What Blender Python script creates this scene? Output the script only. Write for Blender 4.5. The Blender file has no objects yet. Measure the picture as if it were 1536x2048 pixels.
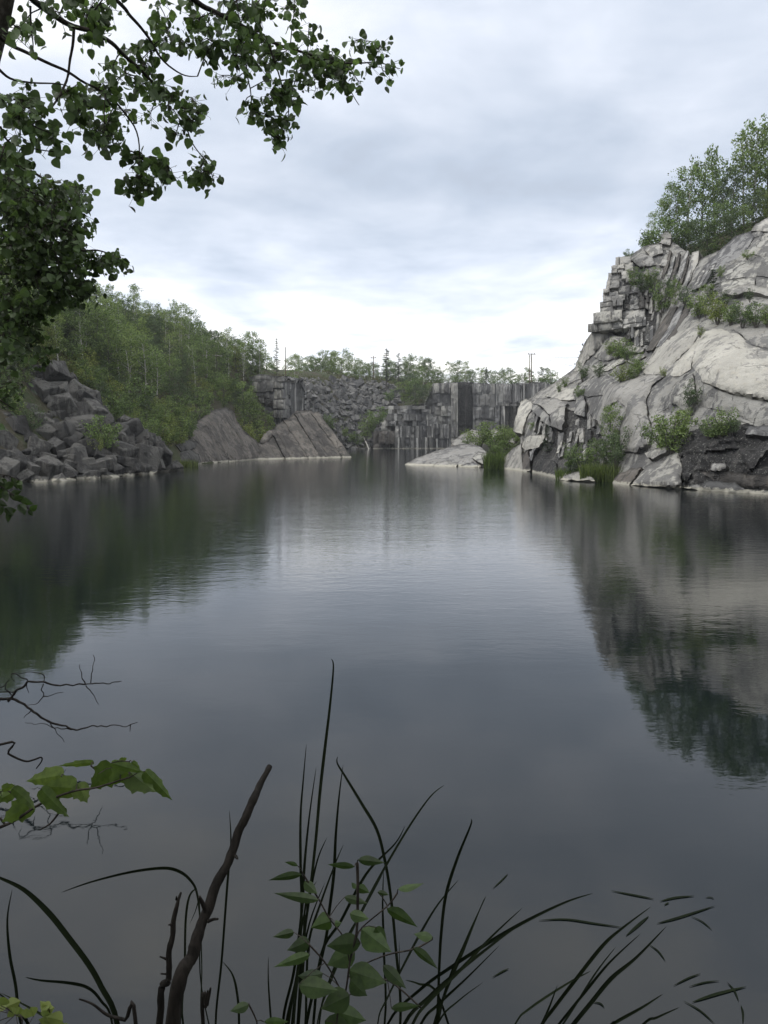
import bpy, bmesh, math, random
import numpy as np
from mathutils import Vector, Matrix, noise
from mathutils.geometry import delaunay_2d_cdt

# ------------------------------------------------------------------ camera, sky, sun, exposure
S = bpy.context.scene
EYE, FPX, PITCH = 2.8, 1500.0, math.radians(5.79)
cd = bpy.data.cameras.new('camera'); cam = bpy.data.objects.new('camera', cd)
S.collection.objects.link(cam); S.camera = cam
cam.location = (0, 0, EYE); cam.rotation_euler = (math.radians(90) - PITCH, 0, 0)
cd.sensor_fit = 'VERTICAL'; cd.sensor_height = 36; cd.lens = 36 * FPX / 2048
cd.clip_start = 0.05; cd.clip_end = 8000
S.render.engine = 'CYCLES'; S.cycles.max_bounces = 6; S.cycles.diffuse_bounces = 3; S.cycles.glossy_bounces = 3; S.cycles.transmission_bounces = 3; S.cycles.volume_bounces = 0
S.render.resolution_x, S.render.resolution_y = 768, 1024
S.view_settings.view_transform = 'Standard'; S.view_settings.look = 'None'
S.view_settings.exposure = 0.24; S.view_settings.gamma = 1.0

SUN_EL, SUN_AZ = math.radians(48), math.radians(-102)      # azimuth from +Y, negative is left
sd = bpy.data.lights.new('sun', 'SUN'); sun = bpy.data.objects.new('sun', sd); S.collection.objects.link(sun)
sd.energy = 1.5; sd.angle = math.radians(28); sd.color = (1.0, 0.97, 0.92)
sdir = Vector((math.sin(SUN_AZ) * math.cos(SUN_EL), math.cos(SUN_AZ) * math.cos(SUN_EL), math.sin(SUN_EL)))
sun.rotation_euler = sdir.to_track_quat('Z', 'Y').to_euler(); sun.location = sdir * 200

W = bpy.data.worlds.new('World'); S.world = W; W.use_nodes = True

class NT:
    """small node helper"""
    def __init__(s, tree): s.t = tree; s.n = tree.nodes; s.l = tree.links
    def new(s, typ, **kw):
        n = s.n.new(typ)
        for k, v in kw.items(): setattr(n, k, v)
        return n
    def put(s, sock, v):
        if isinstance(v, bpy.types.NodeSocket): s.l.new(v, sock)
        else: sock.default_value = v
    def math(s, op, a, b=0.0, c=0.0, clamp=False):
        n = s.new('ShaderNodeMath', operation=op, use_clamp=clamp)
        s.put(n.inputs[0], a); s.put(n.inputs[1], b); s.put(n.inputs[2], c); return n.outputs[0]
    def mix(s, f, a, b, mode='MIX'):
        n = s.new('ShaderNodeMix', data_type='RGBA', blend_type=mode)
        s.put(n.inputs[0], f); s.put(n.inputs[6], a); s.put(n.inputs[7], b); return n.outputs[2]
    def noise(s, vec, scale, detail=4, rough=0.55, dist=0.0):
        n = s.new('ShaderNodeTexNoise'); s.put(n.inputs['Vector'], vec)
        n.inputs['Scale'].default_value = scale; n.inputs['Detail'].default_value = detail
        n.inputs['Roughness'].default_value = rough; n.inputs['Distortion'].default_value = dist
        return n.outputs['Fac']
    def vmul(s, vec, v):
        n = s.new('ShaderNodeVectorMath', operation='MULTIPLY'); s.put(n.inputs[0], vec); s.put(n.inputs[1], v); return n.outputs[0]
    def ramp(s, f, stops, interp='LINEAR'):
        n = s.new('ShaderNodeValToRGB'); s.put(n.inputs[0], f); e = n.color_ramp; e.interpolation = interp
        while len(e.elements) < len(stops): e.elements.new(0.5)
        for el, (p, c) in zip(e.elements, stops):
            el.position = p; el.color = (c, c, c, 1) if not hasattr(c, '__len__') else (*c, 1)
        return n.outputs[0]
    def smooth(s, f, lo, hi):
        n = s.new('ShaderNodeMapRange', interpolation_type='SMOOTHSTEP'); s.put(n.inputs[0], f)
        n.inputs[1].default_value = lo; n.inputs[2].default_value = hi; return n.outputs[0]

def build_sky():
    t = NT(W.node_tree); t.n.clear()
    tc = t.new('ShaderNodeTexCoord').outputs['Generated']
    sep = t.new('ShaderNodeSeparateXYZ'); t.put(sep.inputs[0], tc)
    z = t.math('MAXIMUM', sep.outputs[2], 0.0)
    den = t.math('ADD', z, 0.10)
    cb = t.new('ShaderNodeCombineXYZ')
    t.put(cb.inputs[0], t.math('DIVIDE', sep.outputs[0], den)); t.put(cb.inputs[1], t.math('DIVIDE', sep.outputs[1], den))
    cb.inputs[2].default_value = 3.7
    big = t.noise(cb.outputs[0], 0.62, 5, 0.55, 0.7)
    fine = t.noise(cb.outputs[0], 2.3, 6, 0.55, 0.25)
    # cloud deck brightness by elevation (bright gap under the deck near the horizon, brighter zenith)
    el = t.ramp(z, [(0.0, 1.0), (0.09, 0.96), (0.17, 0.74), (0.29, 0.58), (0.42, 0.74), (0.54, 0.86), (1.0, 1.0)])
    n = t.math('ADD', t.math('MULTIPLY', t.math('SUBTRACT', big, 0.5), 1.3), t.math('MULTIPLY', t.math('SUBTRACT', fine, 0.5), 0.85))
    lum = t.math('MULTIPLY', el, t.math('ADD', 1.0, n))
    col = t.ramp(lum, [(0.3, (0.36, 0.40, 0.48)), (0.5, (0.475, 0.54, 0.645)), (0.72, (0.675, 0.725, 0.82)), (0.95, (0.95, 0.955, 0.965)), (1.0, (1.05, 1.035, 1.0))])
    # glow of the thin cloud low down, brighter overcast zenith
    gain = t.ramp(z, [(0.0, 0.43), (0.12, 0.43), (0.21, 0.40), (0.30, 0.36), (0.5, 0.365), (1.0, 0.62)])
    col = t.mix(1.0, col, t.math('MULTIPLY', gain, 3.0), 'MULTIPLY')
    sky = t.new('ShaderNodeTexSky', sky_type='NISHITA', sun_disc=False, sun_elevation=SUN_EL, sun_rotation=SUN_AZ)
    sky.air_density = 1.0; sky.dust_density = 2.0
    bg1 = t.new('ShaderNodeBackground'); t.put(bg1.inputs[0], sky.outputs[0]); bg1.inputs[1].default_value = 0.1
    bg2 = t.new('ShaderNodeBackground'); t.put(bg2.inputs[0], col); bg2.inputs[1].default_value = 1.0
    mx = t.new('ShaderNodeMixShader'); mx.inputs[0].default_value = 0.95
    t.l.new(bg1.outputs[0], mx.inputs[1]); t.l.new(bg2.outputs[0], mx.inputs[2])
    out = t.new('ShaderNodeOutputWorld'); t.l.new(mx.outputs[0], out.inputs[0])
build_sky()

# ------------------------------------------------------------------ basic helpers
C = S.collection
RNG = random.Random(11)
cp, sp = math.cos(PITCH), math.sin(PITCH)
def ray(px, py):
    x, u = (px - 768) / FPX, -(py - 1024) / FPX
    return Vector((x, cp + u * sp, -sp + u * cp))
def at(px, py, Y):
    d = ray(px, py); return Vector((d.x * Y / d.y, Y, EYE + d.z * Y / d.y))
def on_z(px, py, z=0.0):
    d = ray(px, py); k = (z - EYE) / d.z; return Vector((d.x * k, d.y * k, z))
def pix(p):
    dy, dz = p[1], p[2] - EYE
    f = dy * cp - dz * sp; u = dy * sp + dz * cp
    return 768 + FPX * p[0] / f, 1024 - FPX * u / f
def px2m(Y): return Y / FPX

def mesh_obj(name, verts, faces, mat, parent=None, smooth=False):
    me = bpy.data.meshes.new(name); me.from_pydata([tuple(v) for v in verts], [], faces)
    if smooth: me.shade_smooth()
    if mat: me.materials.append(mat)
    o = bpy.data.objects.new(name, me); C.objects.link(o)
    if parent: o.parent = parent; o.matrix_parent_inverse = parent.matrix_world.inverted()
    return o
def inst(name, me, parent=None):
    o = bpy.data.objects.new(name, me); C.objects.link(o)
    if parent: o.parent = parent
    return o
def tag(o, label, cat, group=None):
    o['label'] = label; o['category'] = cat
    if group: o['group'] = group
    return o
def empty(name, loc, rz=0.0, sc=(1, 1, 1)):
    o = bpy.data.objects.new(name, None); C.objects.link(o)
    o.location = loc; o.rotation_euler = (0, 0, rz); o.scale = sc; o.empty_display_size = 0.2
    bw = Matrix.LocRotScale(Vector(loc), o.rotation_euler, Vector(sc)); o.matrix_world = bw
    return o
def fbm(p, s=1.0, o=4): return noise.fractal(Vector(p) * s, 1.0, 2.0, o)

class Geo:
    """collects tubes and leaves into one mesh"""
    def __init__(s): s.v = []; s.f = []
    def tube(s, pts, radii, n=6, cap=True):
        pts = [Vector(p) for p in pts]; k = len(pts); base = len(s.v)
        for i, p in enumerate(pts):
            d = (pts[min(i + 1, k - 1)] - pts[max(i - 1, 0)])
            d = d.normalized() if d.length > 1e-9 else Vector((0, 0, 1))
            a = d.cross(Vector((0.31, 0.17, 0.93)));
            if a.length < 1e-3: a = d.cross(Vector((1, 0, 0)))
            a.normalize(); b = d.cross(a)
            for j in range(n):
                t = 2 * math.pi * j / n
                s.v.append(p + (a * math.cos(t) + b * math.sin(t)) * radii[i])
        for i in range(k - 1):
            for j in range(n):
                s.f.append((base + i * n + j, base + i * n + (j + 1) % n, base + (i + 1) * n + (j + 1) % n, base + (i + 1) * n + j))
        if cap:
            s.f.append(tuple(base + j for j in range(n))[::-1]); s.f.append(tuple(base + (k - 1) * n + j for j in range(n)))
    def quad(s, c, a, b):
        i = len(s.v); s.v += [c - a, c - b * 0.9 , c + a, c + b]; s.f.append((i, i + 1, i + 2, i + 3))
    def outline(s, base, axis, side, nrm, shape, fold=0.15, droop=0.15):
        """leaf blade: shape = list of (t along axis, half width), folded on the midrib"""
        i0 = len(s.v); n = len(shape)
        for t, w in shape:
            m = base + axis * t - nrm * (droop * t * t * axis.length)
            s.v.append(m)
            s.v.append(m + side * w + nrm * (fold * abs(w) * side.length))
            s.v.append(m - side * w + nrm * (fold * abs(w) * side.length))
        for k in range(n - 1):
            a = i0 + 3 * k; b = a + 3
            s.f.append((a, a + 1, b + 1, b)); s.f.append((a + 2, a, b, b + 2))
    def build(s, name, mat, parent=None, smooth=False):
        return mesh_obj(name, s.v, s.f, mat, parent, smooth)
    def mesh(s, name, mat, smooth=False):
        me = bpy.data.meshes.new(name); me.from_pydata([tuple(v) for v in s.v], [], s.f); me.materials.append(mat)
        if smooth: me.shade_smooth()
        return me

def catmull(pts, n=4):
    pts = [Vector(p) for p in pts]; out = []
    for i in range(len(pts) - 1):
        p0, p1, p2, p3 = pts[max(i - 1, 0)], pts[i], pts[i + 1], pts[min(i + 2, len(pts) - 1)]
        for k in range(n):
            t = k / n
            out.append(0.5 * ((2 * p1) + (p2 - p0) * t + (2 * p0 - 5 * p1 + 4 * p2 - p3) * t * t + (3 * p1 - p0 - 3 * p2 + p3) * t ** 3))
    out.append(pts[-1]); return out

class TPS:
    """thin-plate spline z(x, y)"""
    def __init__(s, pts, lam=0.0, sc=1.0):
        P = np.array(pts, float); s.sc = sc; s.p = P[:, :2] / sc; n = len(P)
        K = s.k(s.p, s.p) + lam * np.eye(n); Q = np.hstack([np.ones((n, 1)), s.p])
        A = np.block([[K, Q], [Q.T, np.zeros((3, 3))]])
        s.w = np.linalg.lstsq(A, np.concatenate([P[:, 2], np.zeros(3)]), rcond=None)[0]
    @staticmethod
    def k(a, b):
        r2 = ((a[:, None, :] - b[None]) ** 2).sum(-1); return 0.5 * r2 * np.log(r2 + 1e-12)
    def many(s, q):
        q = np.asarray(q, float) / s.sc
        return s.k(q, s.p) @ s.w[:-3] + s.w[-3] + q @ s.w[-2:]
    def __call__(s, x, y): return float(s.many([(x, y)])[0])

def in_poly(x, y, P):
    c = False; j = len(P) - 1
    for i in range(len(P)):
        if (P[i][1] > y) != (P[j][1] > y) and x < (P[j][0] - P[i][0]) * (y - P[i][1]) / (P[j][1] - P[i][1]) + P[i][0]: c = not c
        j = i
    return c
def in_poly_many(q, P):
    q = np.asarray(q, float); x, y = q[:, 0], q[:, 1]; c = np.zeros(len(q), bool); j = len(P) - 1
    for i in range(len(P)):
        (xi, yi), (xj, yj) = P[i], P[j]
        if yi != yj: c ^= ((yi > y) != (yj > y)) & (x < (xj - xi) * (y - yi) / (yj - yi) + xi)
        j = i
    return c
def poly_dist(q, P):
    """distance of many points to a polygon outline"""
    q = np.asarray(q, float); best = np.full(len(q), 1e9); n = len(P)
    for i in range(n):
        a = np.array(P[i], float); b = np.array(P[(i + 1) % n], float); ab = b - a; L = (ab ** 2).sum() + 1e-12
        t = np.clip(((q - a) @ ab) / L, 0, 1); best = np.minimum(best, np.hypot(*(q - (a + t[:, None] * ab)).T))
    return best

# ------------------------------------------------------------------ materials
def newmat(name):
    m = bpy.data.materials.new(name); m.use_nodes = True; t = NT(m.node_tree); t.n.clear()
    out = t.new('ShaderNodeOutputMaterial'); return m, t, out
def principled(t, out, col, rough=0.8, normal=None, spec=0.3):
    b = t.new('ShaderNodeBsdfPrincipled'); t.put(b.inputs['Base Color'], col); t.put(b.inputs['Roughness'], rough)
    b.inputs['Specular IOR Level'].default_value = spec
    if normal is not None: t.put(b.inputs['Normal'], normal)
    if out: t.l.new(b.outputs[0], out.inputs[0])
    return b
def bump(t, h, strength, dist):
    n = t.new('ShaderNodeBump'); n.inputs['Strength'].default_value = strength; n.inputs['Distance'].default_value = dist
    t.put(n.inputs['Height'], h); return n.outputs[0]

def granite(name, light, dark, streak=0.5, blotch=0.5, band=True, cracks=0.25, sc=1.0, warm=0.25, bumpd=0.10, lichen=0.0):
    m, t, out = newmat(name)
    pos = t.new('ShaderNodeNewGeometry').outputs['Position']
    rnd = t.new('ShaderNodeObjectInfo').outputs['Random']
    n1 = t.noise(pos, 0.45 * sc, 6, 0.62, 0.3); n2 = t.noise(pos, 3.2 * sc, 5, 0.65); n3 = t.noise(pos, 22 * sc, 3, 0.6)
    st = t.noise(t.vmul(pos, (1.7 * sc, 1.7 * sc, 0.13 * sc)), 1.0, 6, 0.68, 0.25)
    st2 = t.noise(t.vmul(pos, (0.55 * sc, 0.55 * sc, 0.07 * sc)), 1.0, 4, 0.6, 0.3)
    base = t.mix(t.smooth(n1, 0.32, 0.68), (*[c * 0.74 for c in light], 1), (*light, 1))
    wr = (light[0] * 0.95, light[1] * 0.83, light[2] * 0.64, 1)
    base = t.mix(t.math('MULTIPLY', t.smooth(n2, 0.5, 0.75), warm), base, wr)
    base = t.mix(0.55, base, t.mix(n3, (0.55, 0.55, 0.56, 1), (1.3, 1.3, 1.28, 1)), 'MULTIPLY')
    s = t.math('MULTIPLY', t.smooth(t.math('ADD', t.math('MULTIPLY', st, 0.6), t.math('MULTIPLY', st2, 0.5)), 0.615 - 0.27 * streak, 0.675 - 0.27 * streak), min(1.0, 0.6 + streak * 0.4))
    b = t.math('MULTIPLY', t.smooth(t.math('ADD', t.math('MULTIPLY', n1, 0.6), t.math('MULTIPLY', n2, 0.4)), 0.62 - 0.2 * blotch, 0.68 - 0.2 * blotch), 0.7)
    col = t.mix(t.math('MAXIMUM', s, b), base, (*dark, 1))
    vo = t.new('ShaderNodeTexVoronoi', feature='DISTANCE_TO_EDGE'); vo.inputs['Scale'].default_value = 0.42 * sc
    wv = t.new('ShaderNodeVectorMath', operation='ADD'); t.put(wv.inputs[0], t.vmul(pos, (1.0, 1.0, 0.62)))
    nz = t.new('ShaderNodeTexNoise'); t.put(nz.inputs['Vector'], pos); nz.inputs['Scale'].default_value = 0.9; nz.inputs['Detail'].default_value = 5
    t.put(wv.inputs[1], t.vmul(nz.outputs['Color'], (1.5, 1.5, 1.5))); t.put(vo.inputs['Vector'], wv.outputs[0])
    crack = t.math('SUBTRACT', 1.0, t.smooth(vo.outputs['Distance'], 0.003, 0.013))
    crack = t.math('MULTIPLY', crack, t.smooth(n1, 0.47, 0.58))
    col = t.mix(t.math('MULTIPLY', crack, cracks), col, (0.03, 0.03, 0.03, 1))
    if lichen > 0:
        sp_ = t.noise(pos, 9.0, 4, 0.7); col = t.mix(t.math('MULTIPLY', t.smooth(sp_, 0.58, 0.64), lichen), col, (0.36, 0.37, 0.33, 1))
    col = t.mix(1.0, col, t.mix(rnd, (0.72, 0.72, 0.735, 1), (1.2, 1.19, 1.16, 1)), 'MULTIPLY')
    if band:   # bleached mineral rim at the waterline
        sepz = t.new('ShaderNodeSeparateXYZ'); t.put(sepz.inputs[0], pos)
        zz = t.math('ADD', sepz.outputs[2], t.math('MULTIPLY', t.math('SUBTRACT', n2, 0.5), 0.45))
        col = t.mix(t.math('SUBTRACT', 1.0, t.smooth(zz, 0.10, 0.18)), col, (0.38, 0.365, 0.31, 1))
    h = t.math('ADD', t.math('MULTIPLY', n2, 0.7), t.math('MULTIPLY', n3, 0.22))
    h = t.math('ADD', h, t.math('MULTIPLY', t.noise(pos, 0.9 * sc, 8, 0.7, 0.6), 0.8))
    h = t.math('SUBTRACT', h, t.math('MULTIPLY', crack, cracks))
    principled(t, out, col, 0.86, bump(t, h, 1.0, bumpd * 1.6), 0.25)
    return m

M = {}
M['pale'] = granite('pale_granite', (0.43, 0.42, 0.39), (0.13, 0.13, 0.132), 0.2, 0.1, cracks=0.35, bumpd=0.14)
M['pale_st'] = granite('streaked_pale_granite', (0.40, 0.395, 0.37), (0.085, 0.085, 0.09), 0.36, 0.15, cracks=0.6, bumpd=0.16)
M['grey_st'] = granite('streaked_grey_granite', (0.34, 0.34, 0.335), (0.07, 0.07, 0.075), 0.42, 0.2)
M['dark_st'] = granite('stained_dark_granite', (0.42, 0.415, 0.40), (0.038, 0.04, 0.044), 0.5, 0.2)
M['wall_st'] = granite('streaked_wall_granite', (0.52, 0.515, 0.50), (0.03, 0.032, 0.036), 0.47, 0.2, sc=0.6)
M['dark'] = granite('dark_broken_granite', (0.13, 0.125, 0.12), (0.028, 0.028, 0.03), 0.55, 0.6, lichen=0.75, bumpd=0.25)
M['slabgrey'] = granite('weathered_slab_granite', (0.175, 0.162, 0.15), (0.06, 0.058, 0.056), 0.34, 0.3, warm=0.6, cracks=0.8, bumpd=0.2)
M['boulder'] = granite('rubble_granite', (0.115, 0.114, 0.111), (0.03, 0.03, 0.031), 0.32, 0.3, warm=0.3, bumpd=0.16, sc=1.6)
M['scree'] = granite('scree_granite', (0.16, 0.159, 0.158), (0.05, 0.05, 0.055), 0.2, 0.4, band=False, warm=0.15)
M['wallblock'] = granite('cut_block_granite', (0.36, 0.355, 0.34), (0.09, 0.09, 0.092), 0.25, 0.12, warm=0.4)

def leafmat(name, cols, trans=0.35, spec=0.25, var=0.55, rough=0.55):
    m, t, out = newmat(name)
    g = t.new('ShaderNodeNewGeometry'); rnd = g.outputs['Random Per Island']; orn = t.new('ShaderNodeObjectInfo').outputs['Random']
    stops = [(i / max(1, len(cols) - 1), c) for i, c in enumerate(cols)]
    c1 = t.ramp(t.math('ADD', t.math('MULTIPLY', orn, 0.6), t.math('MULTIPLY', rnd, 0.4)), stops)
    c2 = t.mix(1.0, c1, t.mix(rnd, (1 - var,) * 3 + (1,), (1 + var,) * 3 + (1,)), 'MULTIPLY')
    oc = t.new('ShaderNodeTexCoord').outputs['Object']; mo = t.noise(oc, 55.0 if 'leaf' in name else 6.0, 4, 0.6)
    c2 = t.mix(1.0, c2, t.mix(t.smooth(mo, 0.3, 0.7), (0.72, 0.74, 0.7, 1), (1.25, 1.2, 1.1, 1)), 'MULTIPLY')
    b = principled(t, None, c2, rough, None, spec)
    tr = t.new('ShaderNodeBsdfTranslucent'); t.put(tr.inputs[0], t.mix(1.0, c2, (1.2, 1.25, 0.75, 1), 'MULTIPLY'))
    mx = t.new('ShaderNodeMixShader'); mx.inputs[0].default_value = trans
    t.l.new(b.outputs[0], mx.inputs[1]); t.l.new(tr.outputs[0], mx.inputs[2]); t.l.new(mx.outputs[0], out.inputs[0])
    return m
M['leaf_birch'] = leafmat('birch_foliage', [(0.1102, 0.1612, 0.0692), (0.1488, 0.2123, 0.0876), (0.1932, 0.2473, 0.0979)])
M['leaf_maple'] = leafmat('broadleaf_foliage', [(0.0811, 0.1262, 0.0528), (0.1197, 0.177, 0.0686), (0.165, 0.2201, 0.0838)])
M['leaf_dark'] = leafmat('dark_foliage', [(0.0549, 0.084, 0.0457), (0.0813, 0.1192, 0.0607)], 0.25)
M['leaf_bright'] = leafmat('yellow_green_foliage', [(0.135, 0.1816, 0.0587), (0.1837, 0.2172, 0.0696)])
M['needle'] = leafmat('conifer_needles', [(0.0438, 0.0733, 0.0403), (0.0606, 0.0913, 0.0492)], 0.15)
M['leaf_poplar'] = leafmat('poplar_leaf', [(0.0362, 0.0592, 0.0284), (0.0679, 0.1086, 0.047), (0.1174, 0.1875, 0.0812)], 0.35, 0.35)
M['leaf_sapling'] = leafmat('sapling_leaf', [(0.0107, 0.0214, 0.0067), (0.0281, 0.051, 0.0143), (0.0478, 0.0867, 0.0243)], 0.35, 0.4)
M['leaf_branch'] = leafmat('maple_leaf', [(0.0323, 0.0529, 0.0124), (0.0645, 0.1058, 0.0248), (0.1051, 0.1512, 0.033)], 0.4, 0.35)
M['cattail'] = leafmat('cattail_blade', [(0.006, 0.0096, 0.0054), (0.0096, 0.0144, 0.0066)], 0.1, 0.08, 0.35, 0.85)
M['reed'] = leafmat('reed_blade', [(0.06, 0.104, 0.027), (0.09, 0.128, 0.036), (0.126, 0.152, 0.054)], 0.3)
M['drygrass'] = leafmat('dry_grass', [(0.16, 0.13, 0.05), (0.20, 0.17, 0.07)], 0.3)
M['under'] = leafmat('undergrowth_leaves', [(0.05, 0.0691, 0.0308), (0.0828, 0.09, 0.0391), (0.1023, 0.0867, 0.0478)], 0.25, 0.2, 0.5)

def barkmat(name, a, b, sc=30, stretch=0.25, rings=False):
    m, t, out = newmat(name); pos = t.new('ShaderNodeTexCoord').outputs['Object']
    v = t.vmul(pos, (1, 1, 6.0) if rings else (1, 1, stretch))
    n = t.noise(v, sc, 5, 0.65); col = t.mix(t.smooth(n, 0.4, 0.6), (*a, 1), (*b, 1))
    principled(t, out, col, 0.85, bump(t, n, 0.7, 0.01), 0.2); return m
M['bark'] = barkmat('grey_bark', (0.055, 0.048, 0.042), (0.12, 0.11, 0.10))
M['birchbark'] = barkmat('white_birch_bark', (0.20, 0.19, 0.18), (0.55, 0.54, 0.50), 5, rings=True)
M['darkbark'] = barkmat('dark_twig_bark', (0.018, 0.015, 0.013), (0.045, 0.038, 0.032), 60)
M['deadwood'] = barkmat('dead_wood', (0.007, 0.006, 0.005), (0.018, 0.015, 0.013), 45)
M['bleached'] = barkmat('bleached_wood', (0.35, 0.33, 0.30), (0.6, 0.58, 0.54), 8)
M['polewood'] = barkmat('pole_wood', (0.09, 0.07, 0.055), (0.17, 0.13, 0.10), 10)
m, t, o_ = newmat('wire_metal'); principled(t, o_, (0.08, 0.08, 0.085, 1), 0.5); M['wire'] = m

def ground_material():
    m, t, out = newmat('forest_floor'); pos = t.new('ShaderNodeNewGeometry').outputs['Position']
    n1 = t.noise(pos, 0.25, 6, 0.6); n2 = t.noise(pos, 3.0, 6, 0.7)
    c = t.mix(t.smooth(n1, 0.4, 0.6), (0.055, 0.05, 0.035, 1), (0.045, 0.06, 0.028, 1))
    c = t.mix(t.smooth(n2, 0.45, 0.7), c, (0.085, 0.075, 0.06, 1))
    principled(t, out, c, 0.95, bump(t, n2, 1.0, 0.3), 0.1); return m
M['ground'] = ground_material()

def water_material():
    m, t, out = newmat('quarry_water'); pos = t.new('ShaderNodeNewGeometry').outputs['Position']
    sep = t.new('ShaderNodeSeparateXYZ'); t.put(sep.inputs[0], pos)
    # breeze ruffles the open middle of the quarry, the lee by the near bank stays calm
    wind = t.math('ADD', t.smooth(sep.outputs[1], 6.0, 26.0), t.math('MULTIPLY', t.math('SUBTRACT', t.noise(t.vmul(pos, (0.05, 0.12, 0)), 1.0, 3), 0.5), 1.1), clamp=True)
    wind = t.math('ADD', 0.12, t.math('MULTIPLY', wind, 0.88))
    r1 = t.noise(t.vmul(pos, (2.2, 4.6, 1)), 1.0, 3, 0.55, 0.4)
    r2 = t.noise(t.vmul(pos, (6.5, 13.0, 1)), 1.0, 3, 0.6, 0.3)
    r3 = t.noise(t.vmul(pos, (0.30, 0.7, 1)), 1.0, 2, 0.5)
    h = t.math('ADD', t.math('MULTIPLY', r1, 0.0065), t.math('MULTIPLY', r2, 0.0030))
    h = t.math('ADD', t.math('MULTIPLY', h, wind), t.math('MULTIPLY', r3, 0.006))
    n = t.new('ShaderNodeBump'); n.inputs['Strength'].default_value = 1.0; n.inputs['Distance'].default_value = 1.0; t.put(n.inputs['Height'], h)
    b = principled(t, out, (0.003, 0.0056, 0.0065, 1), 0.03, n.outputs[0], 0.5); b.inputs['IOR'].default_value = 1.46
    return m
M['water'] = water_material()

# ------------------------------------------------------------------ terrain and water
LAKE = [(1.5, 2.75), (-1.0, 2.75), (-2.3, 3.2), (-3.4, 5), (-5.2, 8), (-9.3, 14), (-17, 25), (-25, 38), (-25, 43), (-22, 46.5), (-17.5, 64), (-18.6, 74), (-16, 89),
        (-5, 99.5), (-5.5, 106), (-14, 125), (-13, 150), (-6, 167), (0, 172), (14, 175), (30, 173), (34, 150), (27, 120), (20, 98), (12, 86), (3, 77), (2.5, 75),
        (8.5, 72.5), (12.5, 68.5), (14.5, 64), (14, 58), (13, 53), (15, 49.5), (17, 46.5), (19.5, 43.5), (22, 39.5), (24, 28), (22, 15), (16, 6), (8, 3.1), (4, 2.7)]
# right cliff: distance as a function of where it is seen
CLIFF_D = [(1536, 985, 37.2), (1400, 976, 40), (1265, 968, 43.7), (1210, 962, 47), (1120, 955, 50.5), (1060, 942, 60),
           (1536, 900, 38.2), (1400, 890, 41.3), (1300, 890, 45), (1200, 880, 52), (1130, 880, 57), (1060, 900, 62),
           (1536, 830, 40), (1450, 830, 42), (1380, 830, 44.5), (1300, 820, 47.5), (1240, 820, 50), (1180, 830, 56.5), (1100, 830, 61), (1040, 840, 66),
           (1536, 760, 42), (1450, 760, 43.5), (1390, 750, 46), (1300, 755, 51), (1220, 770, 55.5), (1130, 790, 63), (1050, 800, 69),
           (1536, 690, 45), (1440, 690, 47), (1380, 690, 50), (1330, 690, 54), (1290, 710, 57.5), (1220, 720, 62), (1150, 740, 67),
           (1536, 640, 48), (1440, 640, 51.5), (1370, 640, 55), (1310, 640, 62), (1240, 640, 64), (1190, 650, 65),
           (1536, 570, 53), (1440, 570, 56), (1380, 580, 59), (1310, 570, 64), (1240, 570, 66),
           (1536, 480, 57), (1440, 500, 61), (1380, 520, 63), (1300, 500, 67), (1240, 515, 67.5), (1536, 430, 61),
           (1750, 1010, 33), (1750, 800, 38), (1750, 600, 47), (1750, 400, 60)]
GD = TPS(CLIFF_D, 0.02, 100.0)

ctrl = []
def tp(px, py, Y): p = at(px, py, Y); ctrl.append((p.x, p.y, p.z))
for px, py, Y in [(0, 560, 76), (100, 625, 88), (200, 645, 97), (270, 655, 104), (350, 672, 110), (420, 702, 114), (500, 737, 120), (200, 760, 73), (300, 785, 80),
                  (250, 705, 90), (380, 765, 97), (330, 855, 73), (362, 908, 70.5), (100, 748, 61), (0, 700, 58), (40, 850, 51), (150, 850, 57), (230, 890, 60), (60, 940, 47.5),
                  (330, 925, 65), (430, 835, 95), (470, 845, 100), (560, 765, 126), (600, 765, 152), (640, 762, 170), (700, 768, 178), (690, 830, 168), (650, 830, 158),
                  (620, 850, 140), (550, 850, 111), (585, 840, 116), (530, 860, 106), (575, 800, 124), (720, 890, 171), (780, 772, 184), (850, 775, 186)]: tp(px, py, Y)
for px, py, Y in CLIFF_D:
    if 1000 < px < 1760 and py < 900:
        p = at(px, py, Y); ctrl.append((p.x + 2.0, p.y + 4.5, p.z - 1.5))
for px, py, Y in [(1310, 488, 74), (1400, 500, 75), (1480, 452, 72), (1536, 425, 72), (1750, 360, 74)]: tp(px, py, Y)
for x, y, z in [(0, -8, 1.3), (0, 0, 1.15), (5, -3, 1.3), (-6, 0, 1.5), (-10, 8, 1.8), (-25, 22, 5), (-35, 40, 9), (-50, 60, 15), (-60, 90, 21), (-70, 140, 20), (-40, 160, 16),
                (-25, 195, 15.2), (-12, 200, 14.8), (-35, 175, 15.5), (-20, 225, 15), (0, 225, 14.8), (0, 260, 15), (60, 260, 16), (-100, 260, 18), (20, 190, 14.6), (40, 190, 14.8), (45, 150, 13.6), (48, 110, 13), (60, 120, 17), (38, 100, 11.5), (45, 80, 19), (70, 70, 24), (60, 40, 20), (45, 25, 12), (40, 10, 4), (20, -5, 1.5),
                (50, -30, 2), (-50, -30, 2), (-60, 20, 10), (26, 90, 6), (14, 80, 1.2)]: ctrl.append((x, y, z))
TZ = TPS(ctrl, 0.3, 10.0)

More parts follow.
